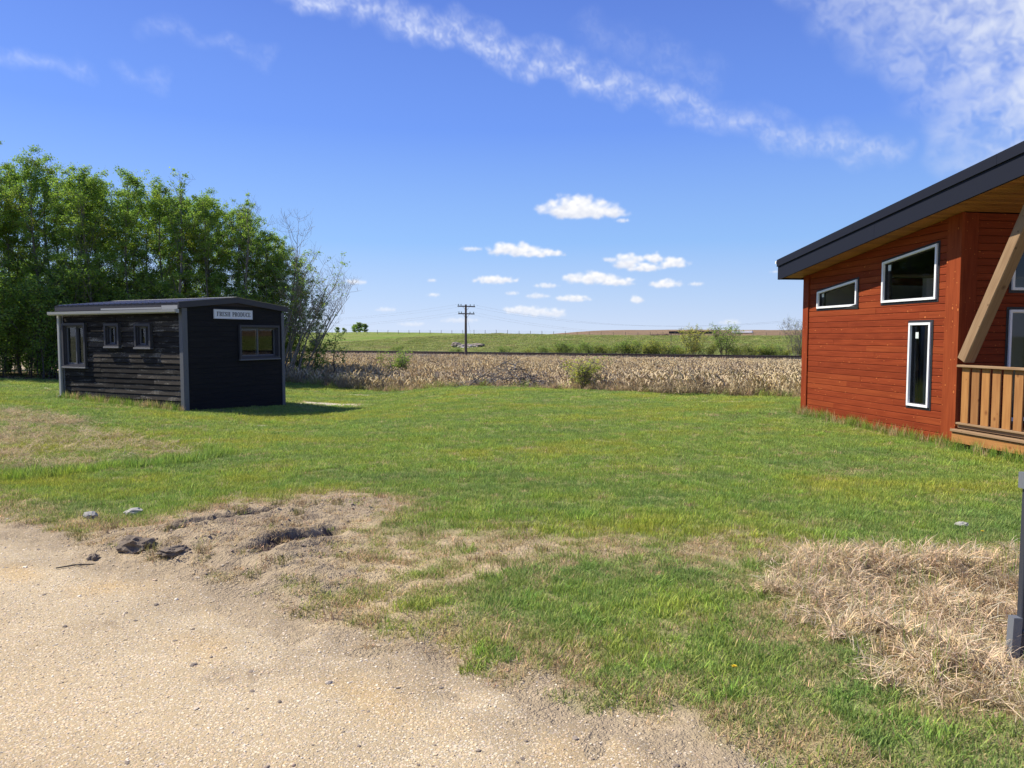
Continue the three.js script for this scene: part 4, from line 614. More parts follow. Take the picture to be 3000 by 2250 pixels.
// ================================================================ trees and bushes
const barkTex = dataTex(256, 512, (i, j) => tile2((x, y) => { const v = n2(x * 0.06, y * 0.03) * 0.5 + n2b(x * 0.15, y * 0.25) * 0.3 + n2(x * 0.02, y * 0.12) * 0.4; return v; }, i, j, 256, 512) > 0.22 ? [0.10, 0.085, 0.068] : (() => { const k = 0.8 + 0.3 * n2(i * 0.1, j * 0.2); return [0.205 * k, 0.185 * k, 0.15 * k]; })(), true);
const bark = std({ map: barkTex, roughness: 0.95 }), barkGrey = std({ map: barkTex, color: rgb(1.7, 1.65, 1.55), roughness: 0.95 }), barkDark = std({ map: barkTex, color: rgb(0.6, 0.56, 0.52), roughness: 0.95 });
const leafMat = phys({ vertexColors: true, roughness: 1, transmission: 0.5, thickness: 0, specularIntensity: 0.4 });
const LEAF = [[0.21, 0.36, 0.035], [0.26, 0.41, 0.045], [0.17, 0.31, 0.04], [0.32, 0.45, 0.06], [0.20, 0.33, 0.06]];
function makeTree(seed, o) {
  const r = mulberry(seed), w = new GB(), lf = new GB(), gs = () => (r() + r() + r() - 1.5) * 1.15;
  const leaf = (x, y, z, s, tint) => { const a = r() * 6.283, b = (r() - 0.35) * 1.5, ca = Math.cos(a), sa = Math.sin(a), cb = Math.cos(b), sb = Math.sin(b), L = s * (0.75 + 0.5 * r()), h = L * (0.36 + 0.12 * r()); const ux = ca * cb, uy = -sb, uz = sa * cb, vx = -sa, vz = ca, roll = (r() - 0.5) * 1.4, vy = Math.sin(roll), k = Math.cos(roll); const c = LEAF[(r() * LEAF.length) | 0], q = tint ?? [1, 1, 1], m = 0.7 + 0.65 * r(), col = [c[0] * q[0] * m, c[1] * q[1] * m, c[2] * q[2] * m]; const A = [x, y, z], B = [x + ux * L * 0.5 + vx * h * k, y + uy * L * 0.5 + vy * h, z + uz * L * 0.5 + vz * h * k], Cc = [x + ux * L, y + uy * L, z + uz * L], D = [x + ux * L * 0.5 - vx * h * k, y + uy * L * 0.5 - vy * h, z + uz * L * 0.5 - vz * h * k]; lf.quad(A, B, Cc, D, [0, 0], [1, 0], [1, 1], [0, 1], col); };
  const stems = o.stems ?? 1;
  const all = [];
  for (let s = 0; s < stems; s++) {
    const H = o.H * (stems > 1 ? 0.7 + 0.3 * r() : 1), bx = stems > 1 ? gs() * o.foot : 0, bz = stems > 1 ? gs() * o.foot : 0, la = stems > 1 ? Math.atan2(bz, bx) + gs() * 0.5 : r() * 6.28, lean = (o.lean ?? 0.05) * H * (stems > 1 ? 0.5 + r() : 1), lx = Math.cos(la) * lean * (stems > 1 ? 1 : 0.5) + (o.dx ?? 0) * H, lz = Math.sin(la) * lean * (stems > 1 ? 1 : 0.5) + (o.dz ?? 0) * H;
    const at = (t) => { const k = Math.pow(t, o.arch ?? 1.25); return [bx + lx * k + 0.05 * H * 0.25 * Math.sin(t * 7 + s * 3 + seed), t * H, bz + lz * k + 0.05 * H * 0.25 * Math.cos(t * 6 + s + seed)]; };
    const pts = [], rad = []; for (let i = 0; i <= 9; i++) { const t = i / 9; pts.push(at(t)); rad.push(Math.max(0.006, o.R * (stems > 1 ? 0.7 + 0.3 * r() : 1) * Math.pow(1 - t * 0.97, 0.8))); } pts[0][1] = -0.15;
    tube(w, pts, rad, o.R > 0.05 ? 7 : 5, null, 1);
    const N = o.limbs;
    for (let k = 0; k < N; k++) {
      const t = lerp(o.base, 0.985, Math.pow((k + r() * 0.8) / N, 0.9)), S = at(t), az = k * 2.4 + r() * 1.2, shape = o.shape ? o.shape(t) : Math.sin(Math.PI * clamp(0.12 + 0.8 * (t - o.base) / (1 - o.base))) , len = o.spread * shape * (0.65 + 0.6 * r()) + 0.15, pit = (o.pitch ?? 0.85) + 0.35 * gs();
      const dir = [Math.cos(az) * Math.cos(pit), Math.sin(pit), Math.sin(az) * Math.cos(pit)], lp = [], lr = [];
      for (let i = 0; i <= 4; i++) { const u = i / 4; lp.push([S[0] + dir[0] * len * u + gs() * 0.03, S[1] + dir[1] * len * u + (o.curl ?? 0.12) * len * u * u, S[2] + dir[2] * len * u + gs() * 0.03]); lr.push(Math.max(0.0035, o.R * 0.34 * (1 - t * 0.55) * (1 - u * 0.9))); }
      tube(w, lp, lr, 4);
      const dead = r() < (o.dead ?? 0.08), tint = r() < 0.1 ? [1.25, 0.95, 0.8] : r() < 0.3 ? [1.15, 1.08, 1] : undefined;
      const twigs = o.twigs ?? 4;
      for (let q = 0; q < twigs; q++) {
        const u = 0.25 + 0.75 * r(), i = Math.min(3, (u * 4) | 0), A = lp[i], B = lp[i + 1], v = u * 4 - i, P = [lerp(A[0], B[0], v), lerp(A[1], B[1], v), lerp(A[2], B[2], v)], ta = r() * 6.28, tp = 0.35 + 0.7 * gs(), tl = (o.twig ?? 0.45) * (0.5 + 0.8 * r()), E = [P[0] + Math.cos(ta) * Math.cos(tp) * tl, P[1] + (Math.sin(tp) + 0.25) * tl, P[2] + Math.sin(ta) * Math.cos(tp) * tl];
        tube(w, [P, [lerp(P[0], E[0], 0.55) + gs() * 0.03, lerp(P[1], E[1], 0.45), lerp(P[2], E[2], 0.55) + gs() * 0.03], E], [0.006, 0.0045, 0.002].map((x) => x * (o.twigR ?? 1)), 3);
        if (dead) { if (o.fine) for (let z = 0; z < o.fine; z++) { const g0 = 0.3 + 0.7 * r(), F = [lerp(P[0], E[0], g0), lerp(P[1], E[1], g0), lerp(P[2], E[2], g0)]; tube(w, [F, [F[0] + gs() * 0.2, F[1] + 0.1 + 0.22 * r(), F[2] + gs() * 0.2]], [0.0035, 0.002], 3); } continue; }
        all.push([P, E, tint]);
      }
    }
  }
  if (all.length && o.leaves) { const per = o.leaves / all.length; for (const [P, E, tint] of all) { const n = Math.floor(per * (0.5 + r())); const clump = o.clump ?? 0.12; const cs = Array.from({ length: o.knots ?? 1 }, () => { const u = 0.35 + 0.75 * r(); return [lerp(P[0], E[0], u) + gs() * 0.07, lerp(P[1], E[1], u) + gs() * 0.07, lerp(P[2], E[2], u) + gs() * 0.07]; }); for (let i = 0; i < n; i++) { const q = cs[i % cs.length], k = clump * (0.6 + 0.8 * r()); leaf(q[0] + gs() * k, q[1] + gs() * k * 0.8, q[2] + gs() * k, o.leaf ?? 0.07, tint); } } }
  return { wood: w.geo(), crown: lf.p.length ? lf.geo() : null, mat: o.mat ?? bark };
}
function plant(v, name, label, category, group, x, f, turn, s = 1, sy = s) { const t = thing(name, label, category, onLand(x, f, -0.03), turn, group); t.scale.set(s, sy, s); part(v.partName ?? 'trunk', v.wood, v.mat, t); if (v.crown) part('crown', v.crown, leafMat, t); return t; }
const poplars = [
  makeTree(101, { H: 8.0, R: 0.075, base: 0.14, limbs: 36, spread: 1.6, leaves: 18500, leaf: 0.066, pitch: 0.82, clump: 0.14, twigs: 6, knots: 2 }),
  makeTree(102, { H: 7.6, R: 0.065, base: 0.1, limbs: 34, spread: 1.5, leaves: 17500, leaf: 0.066, pitch: 0.92, clump: 0.13, twigs: 6, knots: 2, lean: 0.12 }),
  makeTree(103, { H: 8.4, R: 0.085, base: 0.2, limbs: 32, spread: 1.8, leaves: 19000, leaf: 0.066, pitch: 0.75, clump: 0.15, twigs: 6, knots: 2, lean: 0.09 }),
  makeTree(104, { H: 7.2, R: 0.06, base: 0.07, limbs: 33, spread: 1.4, leaves: 16500, leaf: 0.066, pitch: 0.95, clump: 0.13, twigs: 6, knots: 2 }),
];
const sparse = [makeTree(111, { H: 8.6, R: 0.095, base: 0.34, limbs: 24, spread: 1.25, leaves: 3000, leaf: 0.075, pitch: 0.95, clump: 0.1, dead: 0.3, twigs: 5, fine: 2 }), makeTree(112, { H: 7.8, R: 0.08, base: 0.3, limbs: 22, spread: 1.15, leaves: 3300, leaf: 0.075, pitch: 1.0, clump: 0.1, dead: 0.25, twigs: 5, fine: 2, lean: 0.14 })];
const bareTree = makeTree(121, { H: 6.8, R: 0.075, base: 0.42, limbs: 16, spread: 1.5, leaves: 0, pitch: 0.85, dead: 1, twigs: 5, fine: 3, lean: 0.1, curl: 0.35, mat: barkGrey });
const leaning = makeTree(131, { H: 4.9, R: 0.06, base: 0.42, limbs: 10, spread: 1.3, leaves: 2800, leaf: 0.07, stems: 7, foot: 0.28, lean: 0.1, dx: 0.34, dz: 0.02, arch: 1.35, pitch: 0.75, dead: 0.4, twigs: 4, fine: 2, curl: 0.3, clump: 0.1, mat: barkGrey });
const leaning2 = makeTree(132, { H: 4.4, R: 0.05, base: 0.4, limbs: 9, spread: 1.2, leaves: 450, leaf: 0.07, stems: 6, foot: 0.3, lean: 0.12, dx: 0.42, dz: 0.03, arch: 1.3, pitch: 0.8, dead: 0.75, twigs: 4, fine: 3, curl: 0.35, clump: 0.08, mat: barkGrey });
const shrubs = [makeTree(141, { H: 2.6, R: 0.022, base: 0.02, limbs: 13, spread: 0.75, leaves: 7500, leaf: 0.066, stems: 6, foot: 0.35, lean: 0.28, pitch: 0.7, clump: 0.16, twig: 0.35, mat: barkDark }), makeTree(142, { H: 3.4, R: 0.028, base: 0.03, limbs: 14, spread: 0.8, leaves: 8500, leaf: 0.068, stems: 5, foot: 0.3, lean: 0.2, pitch: 0.8, clump: 0.17, twig: 0.4, mat: barkDark })];
{
  const r = mulberry(700), G = 'poplars in the grove behind the black shed';
  const KIND = ['leafy young poplar in the dense grove beside the shed', 'upright leafy poplar with branches nearly to the ground in the grove', 'broad leafy poplar with clear lower trunk in the grove', 'slender leafy poplar with foliage low down in the grove'];
  const SP = ['thinly leaved poplar with bare upper twigs rising above the grove', 'leaning thinly leaved poplar rising above the grove'];
  // front row follows the edge of the lawn; heights fall towards the railway
  const spots = [
    [-19.8, 25.6, 0, 0.95], [-18.6, 26.2, 1, 0.92], [-17.6, 25.4, 's0', 0.88], [-16.6, 26.8, 2, 0.87], [-15.7, 27.4, 1, 0.89], [-14.9, 26.6, 0, 0.88], [-14.0, 27.8, 3, 0.99], [-13.2, 28.4, 2, 0.82], [-12.4, 27.9, 's1', 0.95], [-11.7, 29.0, 0, 0.83], [-10.9, 29.8, 1, 0.83], [-10.2, 29.2, 's0', 0.78], [-9.8, 30.6, 3, 0.81],
    [-20.6, 28.4, 2, 0.92], [-19.2, 29.2, 3, 0.99], [-17.8, 29.8, 0, 0.88], [-16.5, 30.4, 1, 0.90], [-15.2, 31.0, 2, 0.86], [-13.9, 31.6, 0, 0.88], [-12.7, 31.8, 3, 0.99], [-11.6, 32.6, 's0', 0.87], [-10.6, 33.2, 1, 0.81], [-9.6, 33.6, 3, 0.76],
    [-9.7, 31.3, 0, 0.68], [-9.1, 32.2, 3, 0.6], [-10.2, 31.8, 1, 0.75], [-8.7, 33.4, 1, 0.5],
    [-18.2, 27.6, 3, 0.98], [-16.0, 29.2, 0, 0.9], [-14.4, 29.6, 1, 0.92], [-13.1, 30.2, 3, 0.95], [-12.0, 30.6, 2, 0.82], [-11.0, 31.2, 0, 0.84], [-19.6, 27.4, 1, 0.96], [-17.0, 28.2, 2, 0.88],
    [-21.5, 32.0, 1, 0.97], [-19.5, 33.0, 2, 0.90], [-17.4, 33.8, 0, 0.92], [-15.6, 34.4, 3, 1.02], [-13.8, 35.0, 1, 0.91], [-12.0, 35.6, 2, 0.83],
    [-23.6, 27.8, 1, 0.90], [-21.6, 24.6, 3, 0.85]];
  for (const [x, f, k, s] of spots) { const sp = typeof k === 'string', i = sp ? +k[1] : k; plant(sp ? sparse[i] : poplars[i], 'poplar_tree', sp ? SP[i] : KIND[i], 'tree', (sp ? 'thin ' : '') + G, x, f, r() * 6.28, s * (0.95 + 0.1 * r()), s); }
  plant(bareTree, 'bare_tree', 'leafless grey tree rising out of the right end of the grove', 'tree', 'leafless trees', -9.35, 31.6, 0.4, 0.98); plant(bareTree, 'bare_tree', 'leafless grey tree rising out of the right end of the grove', 'tree', 'leafless trees', -10.6, 31.0, 2.6, 0.95);
  plant(leaning, 'leaning_tree', 'clump of grey stems leaning to the reeds with thin green leaves', 'tree', null, -9.3, 30.2, 0.1, 1.0); plant(leaning2, 'leaning_tree', 'nearly bare clump of arching grey stems at the end of the grove', 'tree', null, -8.7, 30.6, -0.15, 1.0);
  const us = [[-20.2, 24.2], [-19.0, 24.7], [-18.2, 24.3], [-17.3, 25.0], [-16.7, 25.9], [-15.9, 25.6], [-15.2, 26.2], [-14.4, 26.9], [-13.5, 27.2], [-12.8, 27.6], [-11.9, 28.2], [-11.0, 28.8], [-21.5, 24.0], [-18.6, 27.6], [-16.2, 28.6], [-14.6, 29.4], [-12.2, 30.2], [-17.2, 31.6], [-19.9, 31.0], [-10.2, 30.6], [-20.8, 33.4], [-19.2, 33.6], [-18.0, 34.6], [-16.8, 34.0], [-15.6, 35.4], [-14.6, 34.6], [-13.4, 35.8], [-12.4, 34.4], [-18.8, 30.2], [-17.6, 28.4], [-20.4, 27.0], [-16.0, 32.6], [-22.0, 29.6], [-22.6, 26.4], [-14.8, 27.9], [-11.2, 34.2]];
  us.forEach(([x, f], i) => plant(shrubs[i % 2], 'understorey_shrub', i % 2 ? 'tall leafy shrub filling the foot of the grove' : 'low bushy shrub filling the foot of the grove', 'shrub', i % 2 ? 'tall shrubs under the poplars' : 'low shrubs under the poplars', x, f, r() * 6.28, 0.85 + 0.35 * r()));
  [[-27.5, 36.2], [-25.8, 37], [-24.2, 36.6], [-22.6, 37.6], [-21, 37], [-19.4, 37.8], [-17.8, 37.4], [-16.2, 38], [-14.6, 37.4], [-13.2, 38], [-26.4, 33.6], [-24.4, 31.8], [-23.2, 34.2], [-28.6, 34.4]].forEach(([x, f], i) => plant(shrubs[1], 'understorey_shrub', 'tall leafy shrub closing the back of the grove', 'shrub', 'shrubs at the back of the grove', x, f, r() * 6.28, 1.35 + 0.3 * r()));
  // single saplings and bushes by the reeds
  const sap = makeTree(151, { H: 2.45, R: 0.05, base: 0.42, limbs: 13, spread: 0.75, leaves: 520, leaf: 0.075, pitch: 0.5, clump: 0.08, twig: 0.25, dead: 0.15, mat: barkDark, shape: (t) => 1.1 - t, lean: 0.16 });
  plant(sap, 'sapling', 'small dark sapling with sparse leaves standing alone before the reeds', 'tree', null, -7.1, 30.0, 0.6);
  const sap2 = makeTree(152, { H: 1.9, R: 0.028, base: 0.25, limbs: 12, spread: 0.6, leaves: 900, leaf: 0.07, pitch: 0.6, clump: 0.1, twig: 0.25, mat: barkDark, dx: 0.15 });
  plant(sap2, 'sapling', 'low leafy sapling between the leaning stems and the lone sapling', 'tree', null, -8.0, 30.4, 1.6);
  const willow = makeTree(161, { H: 1.05, R: 0.012, base: 0.25, limbs: 9, spread: 0.36, leaves: 1900, leaf: 0.05, stems: 9, foot: 0.12, lean: 0.45, pitch: 0.9, clump: 0.06, twig: 0.18 }); willow.partName = 'stems';
  const yel = willow.crown.clone(); { const c = yel.attributes.color; for (let i = 0; i < c.count; i++) c.setXYZ(i, c.getX(i) * 1.6, c.getY(i) * 1.15, c.getZ(i) * 1.3); }
  plant({ ...willow, crown: yel }, 'willow_bush', 'small yellow-green willow bush at the edge of the reeds', 'bush', null, 2.15, 24.0, 0.3, 1.25, 0.95);
  plant(willow, 'willow_bush', 'thin green willow bush standing in the reeds left of the telegraph pole', 'bush', null, -5.3, 33.5, 1.0, 1.2, 1.35);
  // willows beyond the track
  const bushA = makeTree(171, { H: 3.7, R: 0.03, base: 0.2, limbs: 11, spread: 0.75, leaves: 2600, leaf: 0.1, stems: 12, foot: 0.35, lean: 0.38, pitch: 0.95, clump: 0.14, twig: 0.4, dead: 0.25, twigR: 2, mat: barkDark }); bushA.partName = 'stems';
  const bushB = makeTree(172, { H: 2.4, R: 0.03, base: 0.1, limbs: 11, spread: 0.85, leaves: 3000, leaf: 0.11, stems: 12, foot: 0.7, lean: 0.5, pitch: 0.7, clump: 0.2, twig: 0.4, twigR: 2, mat: barkDark }); bushB.partName = 'stems';
  const tintCrown = (v, m) => { const g = v.crown.clone(), c = g.attributes.color; for (let i = 0; i < c.count; i++) c.setXYZ(i, c.getX(i) * m[0], c.getY(i) * m[1], c.getZ(i) * m[2]); return { ...v, crown: g }; };
  const yA = tintCrown(bushA, [1.9, 1.25, 1.4]), oB = tintCrown(bushB, [1.35, 1.02, 1.1]), gB = tintCrown(bushB, [1.0, 0.95, 1]);
  plant(yA, 'willow_bush', 'pale yellow willow with dark stems behind the railway track', 'bush', null, 22.2, 92, 0.5, 1.15); plant(bushA, 'willow_bush', 'green willow with dark bare stem base behind the railway track', 'bush', null, 25.6, 90.5, 1.9, 1.2);
  plant(tintCrown(makeTree(173, { H: 4.4, R: 0.035, base: 0.2, limbs: 12, spread: 0.9, leaves: 700, leaf: 0.09, stems: 12, foot: 0.4, lean: 0.42, pitch: 0.9, clump: 0.12, twig: 0.5, dead: 0.4, fine: 2, twigR: 2 }), [1.3, 1, 1.2]), 'willow_bush', 'nearly bare willow fan beside the red cabin, behind the track', 'bush', null, 32.4, 85.5, 0.2, 1.1).children[0].name = 'stems';
  for (const [x, f, s, v] of [[16.6, 95.5, 1.15, oB], [18.9, 94, 1.0, oB], [7.0, 101, 0.9, gB], [10.5, 99, 1.0, gB], [12.8, 98, 0.85, gB], [4.4, 103, 0.7, gB], [28.6, 88.5, 0.85, oB], [30.6, 88, 0.95, gB], [-1.0, 106, 0.6, gB], [33.8, 86.5, 0.9, oB], [20.4, 94.6, 0.8, gB], [14.4, 97.5, 0.7, oB], [26.9, 90.2, 0.7, oB], [8.6, 100, 0.75, gB], [11.8, 98.6, 0.8, oB], [15.4, 96.4, 0.95, gB], [17.8, 95, 0.9, oB], [23.8, 91.6, 0.8, oB], [29.6, 88.6, 0.8, oB], [31.6, 87.6, 0.7, oB], [21.4, 93.2, 0.7, oB], [6.0, 102, 0.6, oB], [-18, 118, 0.6, gB], [-8.5, 111, 0.55, gB], [2.4, 104.5, 0.55, oB]]) plant(v, 'thicket_bush', v === oB ? 'low olive thicket bush along the far side of the track' : 'low green thicket bush along the far side of the track', 'bush', v === oB ? 'olive bushes beyond the track' : 'green bushes beyond the track', x, f, r() * 6.28, s, s * (0.8 + 0.25 * r()));
  // little wood on the skyline
  const farT = makeTree(181, { H: 6, R: 0.14, base: 0.03, limbs: 26, spread: 2.6, leaves: 3200, leaf: 0.4, pitch: 0.6, clump: 0.4, twig: 0.7, twigs: 3 });
  const far = farT;
  for (const [x, f, s] of [[-90, 430, 0.95], [-86.4, 424, 1.12], [-83.6, 428, 1.0], [-98, 440, 0.62], [-103, 445, 0.7]]) plant(far, 'distant_tree', 'round dark tree in the small clump on the skyline', 'tree', 'trees on the skyline', x, f, r() * 6, s * 1.1, s * 0.85);
}
// ================================================================ grass, straw, reeds, gravel
function bladeTuft(seed, n, rad, h, wd, bend, o = {}) { // a tuft of tapered, bent blades; every blade its own tint
  const r = mulberry(seed), g = new GB(), seg = o.seg ?? 2;
  for (let i = 0; i < n; i++) {
    const a = r() * 6.283, d = Math.sqrt(r()) * rad, x = Math.cos(a) * d, z = Math.sin(a) * d, H = h * (0.55 + 0.6 * r()), w = wd * (0.6 + 0.7 * r()), az = r() * 6.283, bd = bend * (0.3 + r()) * H, fa = az + 1.57 + (r() - 0.5) * 1.2;
    const k = 0.5 + 1.0 * r(), dryB = r() < (o.dry ?? 0.12), col = dryB ? [1.5 * k, 1.2 * k, 1.55 * k] : [k * (0.9 + 0.25 * r()), k, k * (0.8 + 0.4 * r())];
    const P = (t) => [x + Math.cos(az) * bd * Math.pow(t, 1.7), H * (t - (o.droop ?? 0) * t * t * t) - 0.01, z + Math.sin(az) * bd * Math.pow(t, 1.7)], sx = Math.cos(fa) * w / 2, sz = Math.sin(fa) * w / 2;
    let A = P(0), aw = 1;
    for (let s = 1; s <= seg; s++) { const t = s / seg, B = P(t), bw = s === seg ? 0 : 1 - t * 0.45; const a0 = [A[0] - sx * aw, A[1], A[2] - sz * aw], a1 = [A[0] + sx * aw, A[1], A[2] + sz * aw]; if (bw === 0) g.tri(a0, a1, B, [0, 0], [1, 0], [0.5, 1], col); else { const b0 = [B[0] - sx * bw, B[1], B[2] - sz * bw], b1 = [B[0] + sx * bw, B[1], B[2] + sz * bw]; g.quad(a0, a1, b1, b0, [0, 0], [1, 0], [1, 1], [0, 1], col); } A = B; aw = bw; }
  }
  return g.geo();
}
const bladeMat = phys({ clearcoat: 0.15, clearcoatRoughness: 0.4, vertexColors: true, roughness: 1, transmission: 0.4, thickness: 0, specularIntensity: 0.35 });
const strawMat = phys({ vertexColors: true, roughness: 1, transmission: 0.3, thickness: 0, specularIntensity: 0.3 });
const GREEN = [[0.20, 0.325, 0.042], [0.25, 0.345, 0.048], [0.17, 0.295, 0.047], [0.225, 0.315, 0.06]], OLIVE = [0.31, 0.295, 0.09], STRAW = [0.50, 0.39, 0.20], BROWN = [0.35, 0.265, 0.14];
const inBuilding = (x, f) => { // inside the shed or the cabin
  let dx = x + 7.24, df = f - 16.54, l = -0.895 * dx + 0.446 * df, g = 0.446 * dx + 0.895 * df; if (l > 0.02 && l < 4.2 && g > 0.03 && g < 3.06) return true;
  dx = x - 6.61; df = f - 11.14; const s = -0.1478 * dx + 0.989 * df, n = -0.989 * dx - 0.1478 * df; return (s > 0.02 && s < 4.3 && n < -0.03) || (s > -3.2 && s <= 0.02 && n < 0.1);
};
{
  const r = mulberry(900), kinds = { lawn: [[], [], []], thatch: [[], []], lush: [[], []] };
  const rings = [[1.6, 4, 620, 1.0], [4, 6, 540, 1.0], [6, 9, 380, 1.05], [9, 13, 250, 1.25], [13, 19, 165, 1.5], [19, 30, 100, 1.9]];
  for (const [f0, f1, den, sc] of rings) {
    const M = f1 < 14 ? 2.2 : 0.8, X = 0.72 * f1 + M, n = Math.round(2 * X * (f1 - f0) * den);
    for (let i = 0; i < n; i++) {
      const x = (r() * 2 - 1) * X, f = f0 + r() * (f1 - f0); if (Math.abs(x) > 0.72 * f + M) continue; const q = qOf(x, f); if (q > 22.6 - 1.1 * sstep(1, 4, x) + 0.8 * n2(x * 0.7, f * 0.7)) continue; if (inBuilding(x, f)) continue;
      const o = cover(x, f); if (o.road > 0.6 && r() > 0.004) continue; const alive = 1 - o.bare; const wisp = r() > Math.pow(alive, 1.5) + 0.015; if (wisp && (o.road > 0.2 || r() > 0.16)) continue;
      if (o.straw > 0.3 && r() < o.straw * 0.85) continue;
      const dry = clamp(o.dry + 0.16 * n2b(x * 3.1, f * 3.1) + 0.22 * o.left * (1 + fbm(x * 0.9, f * 0.9, 2))), isDry = wisp || r() < dry * 0.9 - 0.08;
      let c = GREEN[(r() * 4) | 0]; c = mix3(c, [0.31, 0.345, 0.04], clamp(1.7 * o.tone) * 0.85); c = mix3(c, [0.145, 0.245, 0.055], clamp(-1.7 * o.tone) * 0.9); c = mix3(c, OLIVE, clamp(dry * 0.6));
      if (isDry) c = mix3(STRAW, BROWN, r() * 0.8);
      const k = 0.95 + 0.32 * r(); c = [c[0] * k, c[1] * k, c[2] * k];
      const hv = (0.7 + 0.5 * r() + 0.22 * o.tone) * (0.62 + 0.38 * alive) * (f < 6 ? 0.9 : 1), y = gh(x, f);
      if (!isDry && o.lush > 0.35 && r() < (o.edge > 0.3 ? 0.5 : 0.24)) { const e = o.edge > 0.3 ? 1.6 : 0.9; kinds.lush[(r() * 2) | 0].push([x, y, -f, r() * 6.28, sc, hv * e, sc, (r() - 0.5) * 0.3, (r() - 0.5) * 0.3, c[0], c[1] * 1.05, c[2] * 0.9]); continue; }
      const it = [x, y, -f, r() * 6.28, sc, hv, sc, (r() - 0.5) * 0.4, (r() - 0.5) * 0.4, ...c];
      if (isDry && r() < 0.7) { it[5] = 0.75 + 0.5 * r(); kinds.thatch[(r() * 2) | 0].push(it); } else kinds.lawn[(r() * 3) | 0].push(it);
    }
  }
  const L = [bladeTuft(1, 30, 0.062, 0.048, 0.0048, 0.55), bladeTuft(2, 26, 0.07, 0.056, 0.0045, 0.7), bladeTuft(3, 34, 0.058, 0.040, 0.005, 0.5)];
  L.forEach((g, i) => stuff(['lawn_grass', 'lawn_grass_001', 'lawn_grass_002'][i], g, bladeMat, kinds.lawn[i], 'short mown green grass of the lawn', 'grass'));
  [bladeTuft(4, 22, 0.075, 0.022, 0.0042, 3.2, { dry: 0, seg: 2 }), bladeTuft(5, 24, 0.07, 0.03, 0.0042, 2.2, { dry: 0 })].forEach((g, i) => stuff(['dry_thatch', 'dry_thatch_001'][i], g, strawMat, kinds.thatch[i], 'flattened dry straw-coloured grass between the green', 'grass'));
  [bladeTuft(6, 26, 0.07, 0.068, 0.006, 0.8, { seg: 3 }), bladeTuft(7, 24, 0.065, 0.085, 0.0058, 0.75, { seg: 3 })].forEach((g, i) => stuff(['tall_green_grass', 'tall_green_grass_001'][i], g, bladeMat, kinds.lush[i], 'longer lush green grass in clumps', 'grass'));
  console.log('lawn', kinds.lawn.map((a) => a.length), kinds.thatch.map((a) => a.length), kinds.lush.map((a) => a.length));
  // grass left uncut along the foot of the walls
  const uncut = [], u2 = mulberry(910);
  for (let i = 0; i < 520; i++) { const t = u2(), side = u2(); let x, f, s = 0.6 + 0.7 * u2(); if (side < 0.4) { const l = t * 4.2, n = -0.03 - 0.1 * u2() * u2() * 3; x = -7.24 - 0.895 * l + 0.446 * n; f = 16.54 + 0.446 * l + 0.895 * n; } else if (side < 0.8) { const l = t * 4.5, n = 0.03 + 0.22 * u2() * u2(); x = 6.61 - 0.1478 * l - 0.989 * n; f = 11.14 + 0.989 * l - 0.1478 * n; } else { const l = -t * 2.2, n = 0.1 + 0.2 * u2(); x = 6.61 - 0.1478 * l - 0.989 * n; f = 11.14 + 0.989 * l - 0.1478 * n; } const c = u2() < 0.3 ? STRAW : GREEN[(u2() * 4) | 0]; uncut.push([x, gh(x, f), -f, u2() * 6.28, 0.9, s * 1.3, 0.9, (u2() - 0.5) * 0.4, (u2() - 0.5) * 0.4, ...c]); }
  stuff('uncut_grass', bladeTuft(8, 14, 0.05, 0.16, 0.006, 0.6, { seg: 3 }), bladeMat, uncut, 'uncut grass along the foot of the walls', 'grass');
  // dead long grass of the ditch on the right and the rough patch on the left
  const tall = [[], [], []], rs = mulberry(930);
  for (let i = 0; i < 9000; i++) { const x = 0.9 + rs() * 4.6, f = 2 + rs() * 4; if (Math.abs(x) > 0.76 * f + 0.6) continue; const o = cover(x, f); if (rs() > o.straw) continue; const big = fbm(x * 1.7 + 9, f * 1.7, 2), k = 0.8 + 0.45 * rs(), c = mix3(mix3([0.54, 0.43, 0.25], [0.40, 0.30, 0.165], rs()), [0.66, 0.56, 0.38], rs() * 0.8); tall[rs() < 0.4 + 0.5 * big ? 0 : rs() < 0.65 ? 1 : 2].push([x, gh(x, f) + 0.01, -f, rs() * 6.28, 1, 0.42 + 0.4 * rs() + 0.25 * big, 1, (rs() - 0.5) * 1.3, (rs() - 0.5) * 1.3, c[0] * k, c[1] * k, c[2] * k]); }
  for (let i = 0; i < 5200; i++) { const x = -11.5 + rs() * 7.6, f = 8.4 + rs() * 7; if (Math.abs(x) > 0.74 * f + 0.6) continue; const o = cover(x, f); if (rs() > o.left * (0.35 + 0.5 * sstep(-6, -8.5, x)) * (1 + fbm(x * 0.8, f * 0.8, 2))) continue; const k = 0.8 + 0.4 * rs(), c = mix3([0.58, 0.47, 0.29], [0.44, 0.35, 0.19], rs()); tall[1 + ((rs() * 2) | 0)].push([x, gh(x, f), -f, rs() * 6.28, 1.25, 0.42 + 0.4 * rs(), 1.25, (rs() - 0.5) * 0.9, (rs() - 0.5) * 0.9, c[0] * k, c[1] * k, c[2] * k]); }
  [bladeTuft(31, 30, 0.06, 0.18, 0.0055, 0.7, { dry: 0, seg: 4, droop: 0.5 }), bladeTuft(32, 44, 0.11, 0.11, 0.0042, 1.0, { dry: 0, seg: 3, droop: 0.45 }), bladeTuft(33, 44, 0.13, 0.07, 0.0038, 1.4, { dry: 0, seg: 3, droop: 0.4 })].forEach((g, i) => stuff(['dead_long_grass', 'dead_long_grass_001', 'dead_long_grass_002'][i], g, strawMat, tall[i], 'bleached dead long grass lying in tangled clumps', 'dead grass'));
